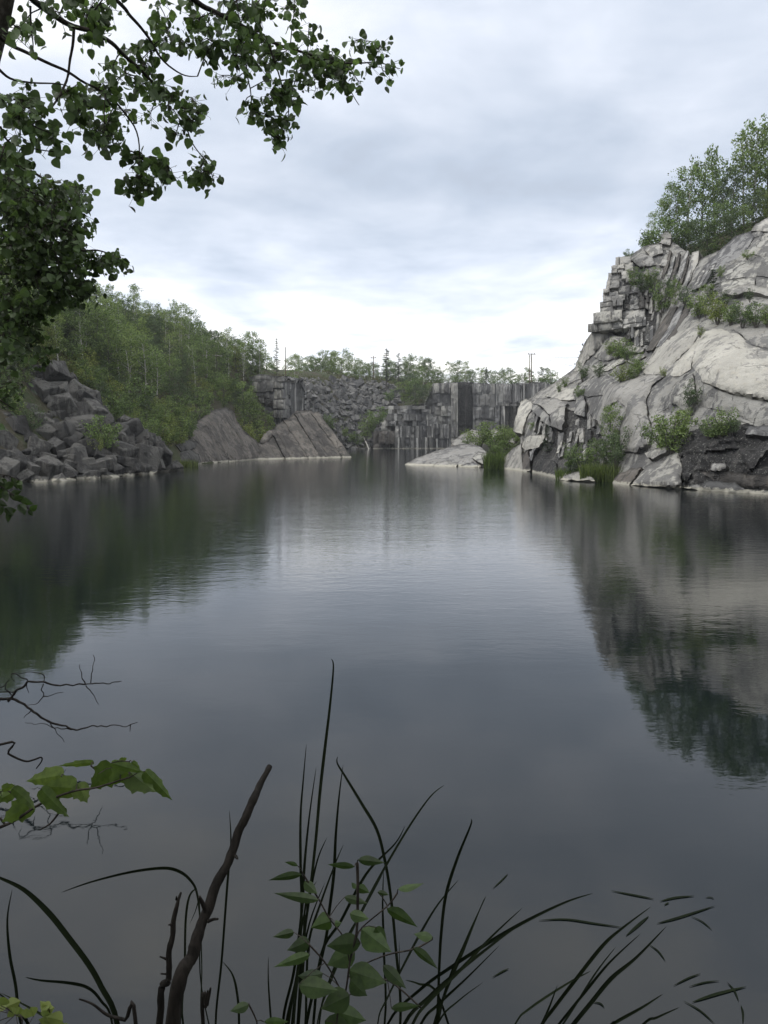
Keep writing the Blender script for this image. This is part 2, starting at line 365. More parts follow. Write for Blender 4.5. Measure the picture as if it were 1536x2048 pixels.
def terrain_many(q):
    q = np.asarray(q, float)
    z = TZ.many(q)
    r = np.hypot(q[:, 0], q[:, 1] - 80); far = np.clip((r - 150) / 150, 0, 1)
    z = z * (1 - far) + 14.0 * far
    z = z - 9.0 * np.exp(-(((q[:, 0] + 14.5) / 4.2) ** 2 + ((q[:, 1] - 107) / 8.0) ** 2) / 2)
    d = poly_dist(q, LAKE); ins = in_poly_many(q, LAKE)
    k = np.clip(d / 2.2, 0, 1); k = k * k * (3 - 2 * k)
    return np.where(ins, -np.minimum(5.0, d * 0.9), np.maximum(z, 0.35) * k)
HG = None
def ground_z(x, y): return float(terrain_many([(x, y)])[0])
def ground_hit(px, py, y0=40.0, y1=210.0):
    global HG
    if HG is None:
        gx, gy = np.meshgrid(np.arange(-90, 91), np.arange(0, 231)); HG = terrain_many(np.stack([gx.ravel(), gy.ravel()], 1)).reshape(gx.shape)
    d = ray(px, py); Ys = np.arange(y0, y1, 0.5); X = d.x / d.y * Ys; Z = EYE + d.z / d.y * Ys
    fx = np.clip(X + 90, 0, 179.9); ix = fx.astype(int); u = fx - ix; iy = Ys.astype(int); v = Ys - iy
    gz = (HG[iy, ix] * (1 - u) + HG[iy, ix + 1] * u) * (1 - v) + (HG[iy + 1, ix] * (1 - u) + HG[iy + 1, ix + 1] * u) * v
    k = np.nonzero(gz >= Z)[0]
    return Vector((X[k[0]], Ys[k[0]], gz[k[0]])) if len(k) else None

def build_terrain():
    xs = list(np.arange(-70, 76, 1.25)); ys = list(np.arange(-4, 8, 0.6)) + list(np.arange(8, 215, 1.25))
    for k in range(12):
        st = 4 * 1.42 ** k; xs = [xs[0] - st] + xs + [xs[-1] + st]; ys = [ys[0] - st] + ys + [ys[-1] + st]
    q = np.array([(x, y) for y in ys for x in xs]); z = terrain_many(q)
    z = z + np.array([0.22 * fbm((x, y, 0), 0.4, 4) if zz > 0.6 else 0.0 for (x, y), zz in zip(q, z)])
    n = len(xs); V = [(x, y, zz) for (x, y), zz in zip(q, z)]
    F = [(j * n + i, j * n + i + 1, (j + 1) * n + i + 1, (j + 1) * n + i) for j in range(len(ys) - 1) for i in range(n - 1)]
    o = mesh_obj('ground', V, F, M['ground'], smooth=True); o['kind'] = 'structure'
    w = mesh_obj('water', [(-30, 1.5, 0), (42, 1.5, 0), (42, 182, 0), (-30, 182, 0)], [(0, 1, 2, 3)], M['water']); w['kind'] = 'structure'
build_terrain()

# ------------------------------------------------------------------ rock builders
def facet(p, s):
    """blocky joint pattern: cheap stepped displacement"""
    c = (math.floor(p.x * s + 0.4 * math.sin(p.z * s)), math.floor(p.y * s), math.floor(p.z * s * 1.3 + 0.3 * math.sin(p.x * s * 0.7)))
    return noise.noise(Vector((c[0] * 3.71, c[1] * 5.13, c[2] * 2.37)) + Vector((0.31, 0.77, 0.13)))

def slab(name, poly, depth, mat, parent, off=0.0, ta=0.0, tb=0.0, thick=3.0, rnd=0.4, rough=0.12, nsc=0.5, step=None, jag=1.5, block=0.0, bsc=0.6, bulge=0.0, smooth=True, seed=0):
    """solid rock piece: its outline in the photograph, its own distance field, rounded arrises, rough face, real thickness"""
    if depth is GD and parent is not None: off = min(off * 0.7, -0.2); rnd = min(rnd * 0.5, 0.85 * abs(off)); jag *= 1.8; rough *= 1.5; block = block or (0.0 if mat == 'pale' else 0.06)
    xs = [p[0] for p in poly]; ys = [p[1] for p in poly]; cx, cy = sum(xs) / len(xs), sum(ys) / len(ys)
    dfun = depth if callable(depth) else (lambda x, y: depth)
    Y0 = dfun(cx, cy); mpp = px2m(Y0); size = max(max(xs) - min(xs), max(ys) - min(ys))
    st = step or max(2.5, min(6.0, size / 14))
    B = []                                              # densified, slightly ragged outline
    for i in range(len(poly)):
        a, b = Vector(poly[i]), Vector(poly[(i + 1) % len(poly)]); L = (b - a).length; n = max(1, int(round(L / st))); nr = Vector((-(b - a).y, (b - a).x)) / max(L, 1e-6)
        for k in range(n):
            p = a.lerp(b, k / n)
            if 0 < k and jag: p = p + nr * jag * fbm((p.x * 0.09, p.y * 0.09, 3.1 + seed), 1.0, 3)
            B.append((p.x, p.y))
    gx = np.arange(min(xs), max(xs), st); gy = np.arange(min(ys), max(ys), st * 0.9)
    G = [(x + (st * 0.5 if j % 2 else 0), y) for j, y in enumerate(gy) for x in gx]
    G = [g for g, k in zip(G, in_poly_many(G, B)) if k] if G else G
    if G:
        dd = poly_dist(G, B); G = [g for g, d in zip(G, dd) if d > st * 0.55]
    pts = B + G; nb = len(B)
    V2, _, T, *_r = delaunay_2d_cdt([Vector(p) for p in pts], [(i, (i + 1) % nb) for i in range(nb)], [], 1, 1e-5)
    V2 = [(v.x, v.y) for v in V2]; dist = poly_dist(V2, B) * mpp
    P = []
    if callable(depth): dv = np.array([dfun(*v) for v in V2]) if not isinstance(depth, TPS) else depth.many(V2)
    else: dv = np.full(len(V2), depth)
    for (x, y), d, Yv in zip(V2, dist, dv):
        Y = Yv + off + ta * (x - cx) / 100 + tb * (cy - y) / 100
        if d < rnd: u = 1 - d / rnd; Y += rnd * (1 - math.sqrt(max(0.0, 1 - u * u)))
        if bulge: Y -= bulge * (1 - math.exp(-d / (0.25 * size * mpp)))
        p = at(x, y, Y); Y += rough * fbm((p.x + seed, p.y, p.z), nsc, 5)
        if block: Y += block * facet(p, bsc) + block * 0.5 * facet(p * 1.0 + Vector((3, 1, 2)), bsc * 2.6)
        P.append(at(x, y, Y))
    loop = list(range(nb))
    c = at(cx, cy, Y0 + off); e = 8.0
    yv = lambda x, y: dfun(x, y) + off + ta * (x - cx) / 100 + tb * (cy - y) / 100
    n = (at(cx + e, cy, yv(cx + e, cy)) - at(cx - e, cy, yv(cx - e, cy))).cross(at(cx, cy - e, yv(cx, cy - e)) - at(cx, cy + e, yv(cx, cy + e)))
    n.normalize()
    vd = (c - Vector((0, 0, EYE))).normalized()
    if n.dot(vd) > 0: n = -n
    n = (n - vd * 0.5).normalized()
    base = len(P); P += [p - n * thick for p in P]
    F = [tuple(f) for f in T]
    fl = []
    for f in F:                                         # face the camera side
        a, b, c3 = (P[i] for i in f[:3]); nn = (b - a).cross(c3 - a)
        fl.append(f if nn.dot(n) > 0 else f[::-1])
    ar = sum(B[i][0] * B[(i + 1) % nb][1] - B[(i + 1) % nb][0] * B[i][1] for i in range(nb))
    for i in range(nb):
        j = (i + 1) % nb; q = (i, j, base + j, base + i); fl.append(q if ar < 0 else q[::-1])
    fl += [tuple(base + i for i in f[::-1]) for f in fl[:len(F)]]
    return mesh_obj(name, P, fl, M[mat], parent, smooth)

def hull_mesh(name, mat, seed, dims=(1, 1, 1), n=11, jit=0.28, bev=0.05):
    r = random.Random(seed); bm = bmesh.new()
    for sx in (-1, 1):
        for sy in (-1, 1):
            for sz in (-1, 1):
                bm.verts.new((sx * 0.5 * dims[0] * (1 - r.random() * jit * 1.6), sy * 0.5 * dims[1] * (1 - r.random() * jit * 1.6), sz * 0.5 * dims[2] * (1 - r.random() * jit * 1.6)))
    for k in range(max(0, n - 8)):
        v = Vector((r.uniform(-1, 1), r.uniform(-1, 1), r.uniform(-1, 1))).normalized(); bm.verts.new((v.x * 0.56 * dims[0], v.y * 0.56 * dims[1], v.z * 0.56 * dims[2]))
    res = bmesh.ops.convex_hull(bm, input=bm.verts); bad = [g for g in res['geom_interior'] if isinstance(g, bmesh.types.BMVert)]
    bmesh.ops.delete(bm, geom=bad, context='VERTS')
    bmesh.ops.dissolve_limit(bm, angle_limit=math.radians(9), verts=bm.verts, edges=bm.edges)
    if bev: bmesh.ops.bevel(bm, geom=list(bm.edges), offset=bev, segments=1, affect='EDGES', profile=0.6)
    me = bpy.data.meshes.new(name); bm.to_mesh(me); bm.free(); me.materials.append(M[mat]); return me

# ------------------------------------------------------------------ right cliff
def build_cliff():
    sil = [(1760, 372), (1536, 440), (1500, 462), (1470, 474), (1440, 500), (1395, 520), (1340, 478), (1290, 492), (1240, 522), (1215, 560), (1200, 640), (1165, 725), (1110, 765), (1050, 803), (1038, 850), (1045, 945), (1120, 962), (1220, 968), (1265, 974), (1400, 984), (1536, 996), (1760, 1030)]
    root = slab('cliff', sil, GD, 'pale_st', None, off=0.0, thick=6, rnd=0.5, rough=0.35, nsc=0.6, step=4)
    root['kind'] = 'structure'
    P = lambda name, poly, mat, **k: slab(name, poly, GD, mat, root, **k)
    g = 'granite_slab'
    # broad pale domes on the right
    P(g, [(1408, 657), (1440, 653), (1478, 668), (1500, 690), (1536, 700), (1600, 705), (1600, 815), (1536, 800), (1460, 785), (1405, 764), (1383, 732), (1390, 690)], 'pale', rnd=1.0, bulge=0.6, rough=0.25, tb=0.3, jag=1)
    P(g, [(1442, 651), (1490, 643), (1536, 640), (1600, 640), (1600, 703), (1536, 698), (1503, 688), (1482, 668)], 'pale', rnd=0.5, off=-0.2, rough=0.2)
    P(g, [(1393, 766), (1460, 788), (1536, 803), (1600, 818), (1600, 860), (1536, 848), (1500, 842), (1475, 828), (1400, 812), (1386, 790)], 'pale_st', rnd=0.4, off=0.3, rough=0.2)
    P(g, [(1378, 834), (1398, 812), (1440, 822), (1480, 832), (1510, 845), (1440, 842), (1400, 850)], 'pale_st', rnd=0.25, off=-0.25, rough=0.1)
    P(g, [(1204, 778), (1226, 764), (1262, 754), (1300, 748), (1332, 750), (1306, 768), (1292, 800), (1294, 830), (1304, 858), (1300, 890), (1275, 905), (1246, 903), (1238, 880), (1240, 852), (1252, 832), (1250, 812), (1236, 800), (1222, 808), (1214, 822), (1204, 818)], 'pale', rnd=0.9, off=-1.2, bulge=0.4, rough=0.2, jag=1.2)
    P(g, [(1280, 738), (1300, 718), (1312, 695), (1330, 676), (1362, 660), (1392, 648), (1400, 662), (1386, 690), (1362, 710), (1345, 730), (1330, 748), (1296, 752)], 'pale', rnd=0.9, off=-0.7, bulge=0.35, rough=0.2)
    P(g, [(1334, 750), (1348, 730), (1370, 708), (1396, 676), (1406, 668), (1386, 715), (1382, 738), (1360, 752)], 'pale', rnd=0.5, off=-0.2, rough=0.15)
    P(g, [(1338, 792), (1350, 768), (1374, 748), (1386, 746), (1390, 776), (1394, 806), (1382, 830), (1360, 816), (1342, 808)], 'pale_st', rnd=0.9, off=-1.1, bulge=0.4, rough=0.15)
    P(g, [(1260, 971), (1276, 952), (1296, 930), (1330, 906), (1356, 900), (1364, 930), (1362, 975), (1300, 972)], 'pale_st', rnd=0.7, off=-1.5, tb=1.5, bulge=0.3, rough=0.15)
    P(g, [(1288, 906), (1312, 896), (1338, 894), (1332, 904), (1304, 918), (1294, 914)], 'pale', rnd=0.2, off=-1.8, rough=0.08)
    # dark broken base wall
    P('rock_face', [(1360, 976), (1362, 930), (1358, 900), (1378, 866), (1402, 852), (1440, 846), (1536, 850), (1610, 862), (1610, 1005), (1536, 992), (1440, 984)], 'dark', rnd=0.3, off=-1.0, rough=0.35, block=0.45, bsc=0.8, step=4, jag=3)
    P(g, [(1416, 940), (1424, 928), (1448, 924), (1452, 934), (1440, 942)], 'wallblock', rnd=0.2, off=-2.2, rough=0.08, thick=1.5)
    P('rock_shelf', [(1362, 975), (1420, 962), (1470, 965), (1490, 978), (1600, 985), (1600, 1002), (1536, 993), (1440, 985)], 'dark_st', rnd=0.4, off=-1.9, rough=0.2, thick=2)
    P('rock_shelf', [(1400, 944), (1450, 940), (1500, 950), (1600, 948), (1600, 985), (1490, 975), (1430, 962)], 'slabgrey', rnd=0.4, off=-1.7, rough=0.25, block=0.2, thick=2)
    P(g, [(1496, 852), (1536, 850), (1600, 856), (1600, 876), (1536, 872), (1490, 868)], 'grey_st', rnd=0.25, off=-1.6, rough=0.1)
    # slanting ribs below the dark alcove
    for k in range(4):
        x = k * 17
        P('rock_rib', [(1291 + x, 702 - k * 8), (1316 + x, 655 - k * 6), (1343 + x * 0.9, 616 - k * 3), (1354 + x * 0.9, 612 - k * 3), (1334 + x, 660 - k * 6), (1305 + x, 700 - k * 8)], 'grey_st' if k % 2 else 'slabgrey', rnd=0.35, off=-1.4 + k * 0.35, rough=0.1, jag=0.8)
    P(g, [(1342, 672), (1362, 640), (1380, 624), (1404, 628), (1396, 650), (1366, 662)], 'pale_st', rnd=0.6, off=-0.6, bulge=0.3)
    P(g, [(1398, 656), (1408, 636), (1424, 622), (1452, 632), (1472, 643), (1442, 651), (1410, 656)], 'pale_st', rnd=0.4, off=-0.3)
    # upper right faces
    P(g, [(1382, 582), (1398, 545), (1420, 520), (1446, 494), (1474, 470), (1500, 464), (1508, 474), (1490, 506), (1444, 534), (1404, 574)], 'grey_st', rnd=0.4, off=-0.6, rough=0.15)
    for k in range(3):
        P('rock_rib', [(1384 + k * 9, 580 - k * 4), (1404 + k * 11, 540 - k * 6), (1412 + k * 11, 536 - k * 6), (1392 + k * 9, 578 - k * 4)], 'dark_st' if k != 1 else 'grey_st', rnd=0.2, off=-0.95, rough=0.08, jag=0.5, thick=1.2)
    P(g, [(1446, 536), (1492, 510), (1522, 512), (1600, 520), (1600, 560), (1520, 552), (1478, 556), (1440, 562)], 'pale_st', rnd=0.35, off=-0.4)
    P(g, [(1402, 578), (1440, 552), (1446, 538), (1440, 562), (1420, 580)], 'grey_st', rnd=0.3, off=-0.4)
    P(g, [(1492, 508), (1506, 478), (1536, 464), (1610, 448), (1610, 520), (1536, 512)], 'pale_st', rnd=0.35, off=-0.3)
    P(g, [(1440, 564), (1480, 557), (1510, 555), (1508, 573), (1466, 580), (1446, 590)], 'pale_st', rnd=0.3, off=-0.6)
    P(g, [(1512, 555), (1600, 562), (1600, 588), (1536, 576), (1511, 573)], 'pale_st', rnd=0.3, off=-0.4)
    P(g, [(1448, 588), (1470, 572), (1500, 568), (1536, 576), (1600, 588), (1600, 604), (1536, 592), (1500, 582), (1470, 590)], 'pale', rnd=0.35, off=-1.2)
    P(g, [(1502, 462), (1512, 447), (1540, 434), (1620, 420), (1620, 450), (1536, 463)], 'wallblock', rnd=0.6, off=-0.8, bulge=0.3)
    # thin upright blades in the gully under the trees
    for k in range(9):
        x = 1322 + k * 6 + (k % 3) * 2; y = 508 + (k * 37 % 5) * 5
        P('rock_blade', [(x, y + 46), (x + 11, y + 12), (x + 17, y - 8), (x + 21, y - 6), (x + 15, y + 22), (x + 5, y + 50)], 'grey_st' if k % 3 else 'slabgrey', rnd=0.15, off=-0.6 - 0.25 * (k % 2), rough=0.06, jag=0.5, thick=1.5, step=4)
    for poly in ([(1290, 500), (1302, 490), (1324, 488), (1326, 506), (1300, 514)], [(1318, 530), (1326, 516), (1336, 520), (1334, 534)], [(1376, 540), (1384, 505), (1398, 500), (1396, 525), (1384, 548)], [(1262, 520), (1282, 506), (1304, 512), (1312, 530), (1280, 534)],
                 [(1320, 472), (1330, 462), (1342, 464), (1343, 476), (1322, 480)], [(1318, 486), (1324, 478), (1342, 478), (1340, 490)]):
        P('granite_block', poly, 'wallblock', rnd=0.35, off=-0.7, rough=0.1, jag=0.6, step=3)
    # stepped tower: courses of cut blocks
    r = random.Random(5)
    rows = [(514, 530, 1228, 1262), (530, 545, 1221, 1268), (545, 560, 1214, 1272), (560, 576, 1210, 1276), (576, 591, 1206, 1280), (591, 606, 1203, 1284), (606, 626, 1198, 1288), (626, 645, 1188, 1290), (645, 664, 1175, 1292)]
    yj = [r.uniform(-2.5, 2.5) for _ in range(len(rows) + 1)]; yj[0] = 0
    for j, (y0, y1, x0, x1) in enumerate(rows):
        y0 += yj[j]; y1 += yj[j + 1]; x = x0 + r.uniform(-2.5, 3.5); k = 0; x0 = x
        while x < x1 - 3:
            w = r.choice((8, 13, 18, 26)) if j < 7 else r.choice((20, 30, 38)); xe = min(x + w, x1)
            up = (x - x0) * 0.12; sp_ = r.random() < 0.25
            mat = ('wallblock' if k < 2 and j < 6 else 'pale_st') if x < x0 + 46 else ('grey_st' if r.random() < 0.5 else 'dark_st')
            if j >= 5 and x > x0 + 40: mat = r.choice(('dark', 'dark_st'))
            tl, tr_ = r.uniform(-1.2, 1.2), r.uniform(-1.2, 1.2)
            for a_, b_ in (((0, 0.5), (0.5, 1)) if sp_ else ((0, 1),)):
                ya, yb = y0 + (y1 - y0) * a_, y0 + (y1 - y0) * b_
                P('granite_block', [(x + 0.3, ya - up + tl), (xe - 0.3, ya - up - (xe - x) * 0.12 + tr_), (xe - 0.3 + r.uniform(-1, 1), yb - up - (xe - x) * 0.12), (x + 0.3 + r.uniform(-1, 1), yb - up)], mat, rnd=0.2, off=-1.0 - 0.14 * j + (0.35 * max(0, (x - x0 - 35) / 30)) + r.uniform(-0.6, 0.5), rough=0.1, jag=0.7, thick=2.2, step=4, smooth=False)
            x = xe; k += 1
    # dark alcove with pale pilasters
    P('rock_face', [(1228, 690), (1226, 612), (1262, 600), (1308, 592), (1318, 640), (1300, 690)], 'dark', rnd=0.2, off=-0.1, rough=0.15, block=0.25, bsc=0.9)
    for x, y0, y1, w in ((1243, 606, 640, 5), (1252, 604, 660, 4), (1285, 612, 662, 6), (1262, 622, 660, 3), (1274, 640, 672, 4), (1297, 600, 622, 8), (1234, 622, 650, 5), (1310, 560, 620, 6), (1268, 662, 690, 6), (1281, 664, 690, 5)):
        P('rock_pilaster', [(x, y0), (x + w, y0 - 2), (x + w, y1), (x, y1 + 2)], 'pale_st', rnd=0.12, off=-0.75, rough=0.06, jag=0.4, thick=0.9, step=4)
    for poly in ([(1238, 560), (1252, 545), (1262, 556), (1264, 585), (1244, 600)], [(1264, 590), (1284, 575), (1302, 592), (1270, 600)]):
        P(g, poly, 'pale_st', rnd=0.15, off=-1.1, rough=0.06)
    for reg, n, hh in (([(1230, 604), (1262, 598), (1306, 592), (1316, 640), (1302, 690), (1240, 690)], 34, (14, 42)), ([(1128, 850), (1172, 840), (1200, 856), (1202, 930), (1130, 930), (1104, 880)], 36, (12, 36)), ([(1240, 560), (1290, 545), (1304, 590), (1244, 604)], 10, (10, 26)), ([(1066, 816), (1094, 846), (1100, 890), (1066, 890)], 10, (14, 34))):
        c = 0
        while c < n:
            x, y = r.uniform(1060, 1320), r.uniform(540, 935)
            if not in_poly(x, y, reg): continue
            c += 1; w = r.uniform(3, 9); h = r.uniform(*hh); sl = r.uniform(-2, 4)
            P('rock_column', [(x + sl, y - h / 2), (x + sl + w, y - h / 2 + r.uniform(-4, 2)), (x + w, y + h / 2 + r.uniform(-3, 3)), (x, y + h / 2)], r.choice(['dark', 'dark', 'dark', 'dark_st', 'dark_st', 'pale_st']), rnd=0.15, off=r.uniform(-1.6, -0.1), rough=0.06, jag=0.5, thick=1.2, step=5, smooth=False)
    # buttress and shoulder below the tower
    P(g, [(1147, 742), (1158, 712), (1170, 684), (1184, 664), (1214, 666), (1208, 684), (1190, 706), (1172, 720), (1160, 744)], 'pale', rnd=0.7, off=-0.6, bulge=0.3)
    P(g, [(1188, 714), (1204, 690), (1226, 668), (1250, 676), (1252, 696), (1240, 714), (1206, 722)], 'pale_st', rnd=0.7, off=-1.0, bulge=0.3)
    P(g, [(1052, 806), (1085, 778), (1120, 760), (1150, 742), (1170, 728), (1186, 738), (1180, 752), (1140, 766), (1096, 790), (1070, 806)], 'pale', rnd=0.4, off=-0.4, rough=0.2)
    P(g, [(1148, 786), (1160, 766), (1186, 752), (1214, 750), (1230, 762), (1222, 774), (1206, 790), (1176, 794)], 'pale_st', rnd=0.6, off=-0.8, bulge=0.3)
    P(g, [(1090, 792), (1130, 770), (1158, 764), (1146, 786), (1150, 800), (1118, 800)], 'pale', rnd=0.3, off=-0.8)
    for poly in ([(1196, 742), (1222, 726), (1246, 716), (1250, 722), (1214, 742)], [(1230, 700), (1262, 690), (1290, 696), (1284, 704), (1240, 708)], [(1252, 720), (1280, 708), (1292, 712), (1268, 728)], [(1180, 734), (1206, 722), (1212, 728), (1188, 742)]):
        P('rock_shelf', poly, 'pale_st', rnd=0.15, off=-0.9, rough=0.08, thick=1.2)
    # prow: big overhanging blocks
    P('granite_block', [(1026, 862), (1030, 838), (1040, 804), (1052, 797), (1066, 806), (1064, 818), (1052, 836), (1044, 868)], 'pale', rnd=0.35, off=-1.0)
    P('granite_block', [(1064, 806), (1078, 812), (1098, 832), (1101, 852), (1092, 848), (1064, 820)], 'pale_st', rnd=0.2, off=-1.9, rough=0.08)
    P('granite_block', [(1099, 830), (1116, 814), (1132, 812), (1128, 838), (1124, 860), (1102, 852)], 'pale_st', rnd=0.25, off=-2.2, rough=0.08)
    P('granite_block', [(1062, 804), (1074, 796), (1110, 796), (1136, 806), (1128, 814), (1100, 829), (1082, 812)], 'pale', rnd=0.25, off=-1.3, tb=2)
    P('granite_block', [(1148, 826), (1152, 800), (1160, 788), (1168, 792), (1170, 812), (1168, 834)], 'pale_st', rnd=0.3, off=-1.6)
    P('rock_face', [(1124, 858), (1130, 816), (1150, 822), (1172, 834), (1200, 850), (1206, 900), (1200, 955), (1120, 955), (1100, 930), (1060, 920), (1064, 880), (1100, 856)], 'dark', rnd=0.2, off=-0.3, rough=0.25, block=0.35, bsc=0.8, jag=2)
    for x, y0, y1, w, sl in ((1066, 822, 860, 4, 8), (1074, 826, 866, 4, 9), (1083, 832, 872, 5, 6), (1092, 846, 880, 3, -10), (1136, 862, 882, 6, 3), (1148, 870, 886, 5, 4), (1184, 838, 852, 5, 1), (1112, 880, 905, 6, 8), (1120, 888, 912, 5, 6), (1138, 900, 922, 5, 4)):
        P('rock_pilaster', [(x + sl, y0), (x + sl + w, y0), (x + w, y1), (x, y1 + 2)], 'pale_st', rnd=0.12, off=-1.5, rough=0.06, jag=0.4, thick=1.0, step=4)
    # loose blocks at the foot of the prow
    P('granite_block', [(1044, 894), (1050, 874), (1064, 870), (1090, 870), (1086, 884), (1078, 894), (1052, 900)], 'pale', rnd=0.35, off=-2.0, thick=2)
    P('granite_block', [(1004, 942), (1008, 914), (1026, 896), (1042, 886), (1044, 915), (1046, 945)], 'pale', rnd=0.4, off=-1.5, thick=2.5, tb=1)
    P('granite_block', [(1044, 908), (1056, 900), (1061, 940), (1046, 944)], 'slabgrey', rnd=0.2, off=-1.8, thick=2)
    P('granite_block', [(1058, 903), (1072, 896), (1066, 912), (1062, 922)], 'grey_st', rnd=0.15, off=-2.0, thick=1.5)
    P('rock_face', [(1064, 945), (1066, 915), (1080, 908), (1112, 926), (1120, 962)], 'dark', rnd=0.5, off=-1.4, thick=2.5)
    P('rock_shelf', [(1108, 960), (1116, 950), (1140, 944), (1172, 942), (1190, 962)], 'pale', rnd=0.5, off=-3.4, thick=1.5, tb=3)
    P('granite_block', [(1222, 972), (1234, 950), (1262, 936), (1282, 934), (1270, 956), (1256, 974)], 'slabgrey', rnd=0.4, off=-2.0, thick=2)
    return root
build_cliff()

# ------------------------------------------------------------------ rock spit in front of the far wall
def build_spit():
    r = empty('rock_spit', on_z(900, 936)); tag(r, 'low pale whaleback rock spit reaching into the water', 'rock')
    D = lambda x, y: 72.0 - (x - 810) * 0.022 + max(0, 934 - y) * 0.13
    slab('whaleback', [(800, 935), (830, 917), (866, 904), (900, 893), (932, 887), (958, 892), (974, 905), (978, 936), (940, 944), (880, 943), (840, 941)], D, 'wallblock', r, rnd=1.2, rough=0.25, thick=5, bulge=0.5, jag=1)
    slab('ledge', [(862, 934), (874, 924), (900, 922), (916, 928), (905, 941), (880, 940)], D, 'pale', r, off=-1.1, rnd=0.3, thick=1.2)
    slab('ledge', [(908, 941), (924, 929), (948, 924), (960, 932), (948, 944), (925, 945)], D, 'grey_st', r, off=-1.4, rnd=0.2, thick=1.2)
    slab('ledge', [(930, 944), (940, 936), (950, 938), (946, 946)], D, 'pale', r, off=-1.8, rnd=0.2, thick=1.0)
    slab('ledge', [(945, 915), (956, 902), (972, 908), (968, 930), (956, 924)], D, 'pale_st', r, off=-1.0, rnd=0.2, thick=1.2)
    r2 = empty('rock_slab', on_z(930, 920)); tag(r2, 'tilted pale granite slab showing behind the low whaleback rock', 'rock')
    D2 = lambda x, y: 80 - (x - 900) * 0.03 + max(0, 900 - y) * 0.08
    slab('upper_face', [(902, 884), (918, 872), (944, 858), (956, 862), (990, 858), (1040, 880), (1030, 910), (1000, 925), (950, 900), (910, 902)], D2, 'pale', r2, rnd=0.5, rough=0.3, thick=5, block=0.25)
    slab('lower_face', [(902, 886), (914, 894), (926, 900), (922, 908), (905, 905)], D2, 'slabgrey', r2, off=-0.6, rnd=0.2, thick=3)
build_spit()

# ------------------------------------------------------------------ far quarry wall
def build_wall():
    D = lambda x, y: 172.0 + (0 if x < 916 else (x - 916) * 0.03) - max(0, (x - 1000)) * 0.12
    root = slab('quarry_wall', [(756, 908), (762, 830), (800, 812), (852, 806), (866, 768), (916, 764), (1000, 768), (1092, 764), (1092, 890), (1000, 905), (900, 908)], D, 'wall_st', None, off=1.0, thick=6, rough=0.6, block=0.8, bsc=0.35, step=6)
    root['kind'] = 'structure'
    r = random.Random(21)
    def band(x0, x1, y0, y1, w, h, mats, off0, joff=0.7, skew=0):
        y = y0
        while y < y1 - 3:
            hh = min(y1 - y, h * r.uniform(0.7, 1.4)); x = x0
            if y1 - (y + hh) < 4: hh = y1 - y
            while x < x1 - 1.5:
                ww = min(x1 - x, w * r.uniform(0.5, 1.6))
                if x1 - (x + ww) < 2: ww = x1 - x
                j = lambda: r.uniform(-0.6, 0.6)
                slab('granite_block', [(x + 0.2, y + j()), (x + ww - 0.2, y + j()), (x + ww - 0.2, y + hh - 0.2 + j()), (x + 0.2, y + hh - 0.2 + j())], D, r.choice(mats), root, off=off0 + r.uniform(-joff, joff) * 1.7, rnd=0.25, rough=0.12, jag=0.5, thick=2.6, step=6, smooth=False)
                x += ww
            y += hh
    # stepped lower benches on the left
    band(764, 862, 812, 828, 10, 8, ['wall_st', 'grey_st', 'wallblock'], -1.0)
    band(772, 864, 828, 852, 9, 12, ['wall_st', 'wall_st', 'grey_st'], -2.0)
    band(790, 866, 852, 904, 7, 26, ['wall_st', 'wall_st', 'grey_st'], -3.2, 0.5)
    band(746, 790, 862, 904, 15, 20, ['dark', 'slabgrey', 'wall_st'], -3.6)
    # pale corner pillar
    band(866, 900, 766, 812, 11, 22, ['grey_st', 'pale_st', 'wall_st'], -1.5, 0.4)
    band(862, 904, 812, 848, 13, 16, ['grey_st', 'pale_st'], -1.8, 0.4)
    band(860, 904, 848, 904, 8, 28, ['wall_st', 'grey_st', 'wall_st'], -2.4, 0.4)
    band(902, 916, 766, 904, 14, 34, ['pale_st', 'pale'], -2.6, 0.2)
    # tall dark and grey panels
    band(916, 946, 764, 878, 30, 120, ['dark'], 0.0, 0.1)
    band(946, 990, 767, 886, 15, 30, ['grey_st', 'grey_st', 'wallblock'], -0.6, 0.3)
    band(990, 1008, 767, 890, 7, 40, ['wall_st', 'grey_st'], -0.3, 0.4)
    band(1006, 1044, 769, 812, 11, 40, ['pale_st', 'grey_st', 'pale_st'], -1.2, 0.4)
    band(1006, 1044, 812, 880, 8, 40, ['dark', 'wall_st'], -0.4, 0.3)
    band(1040, 1092, 767, 800, 7, 30, ['wall_st', 'grey_st', 'wall_st'], -0.7, 0.3)
build_wall()

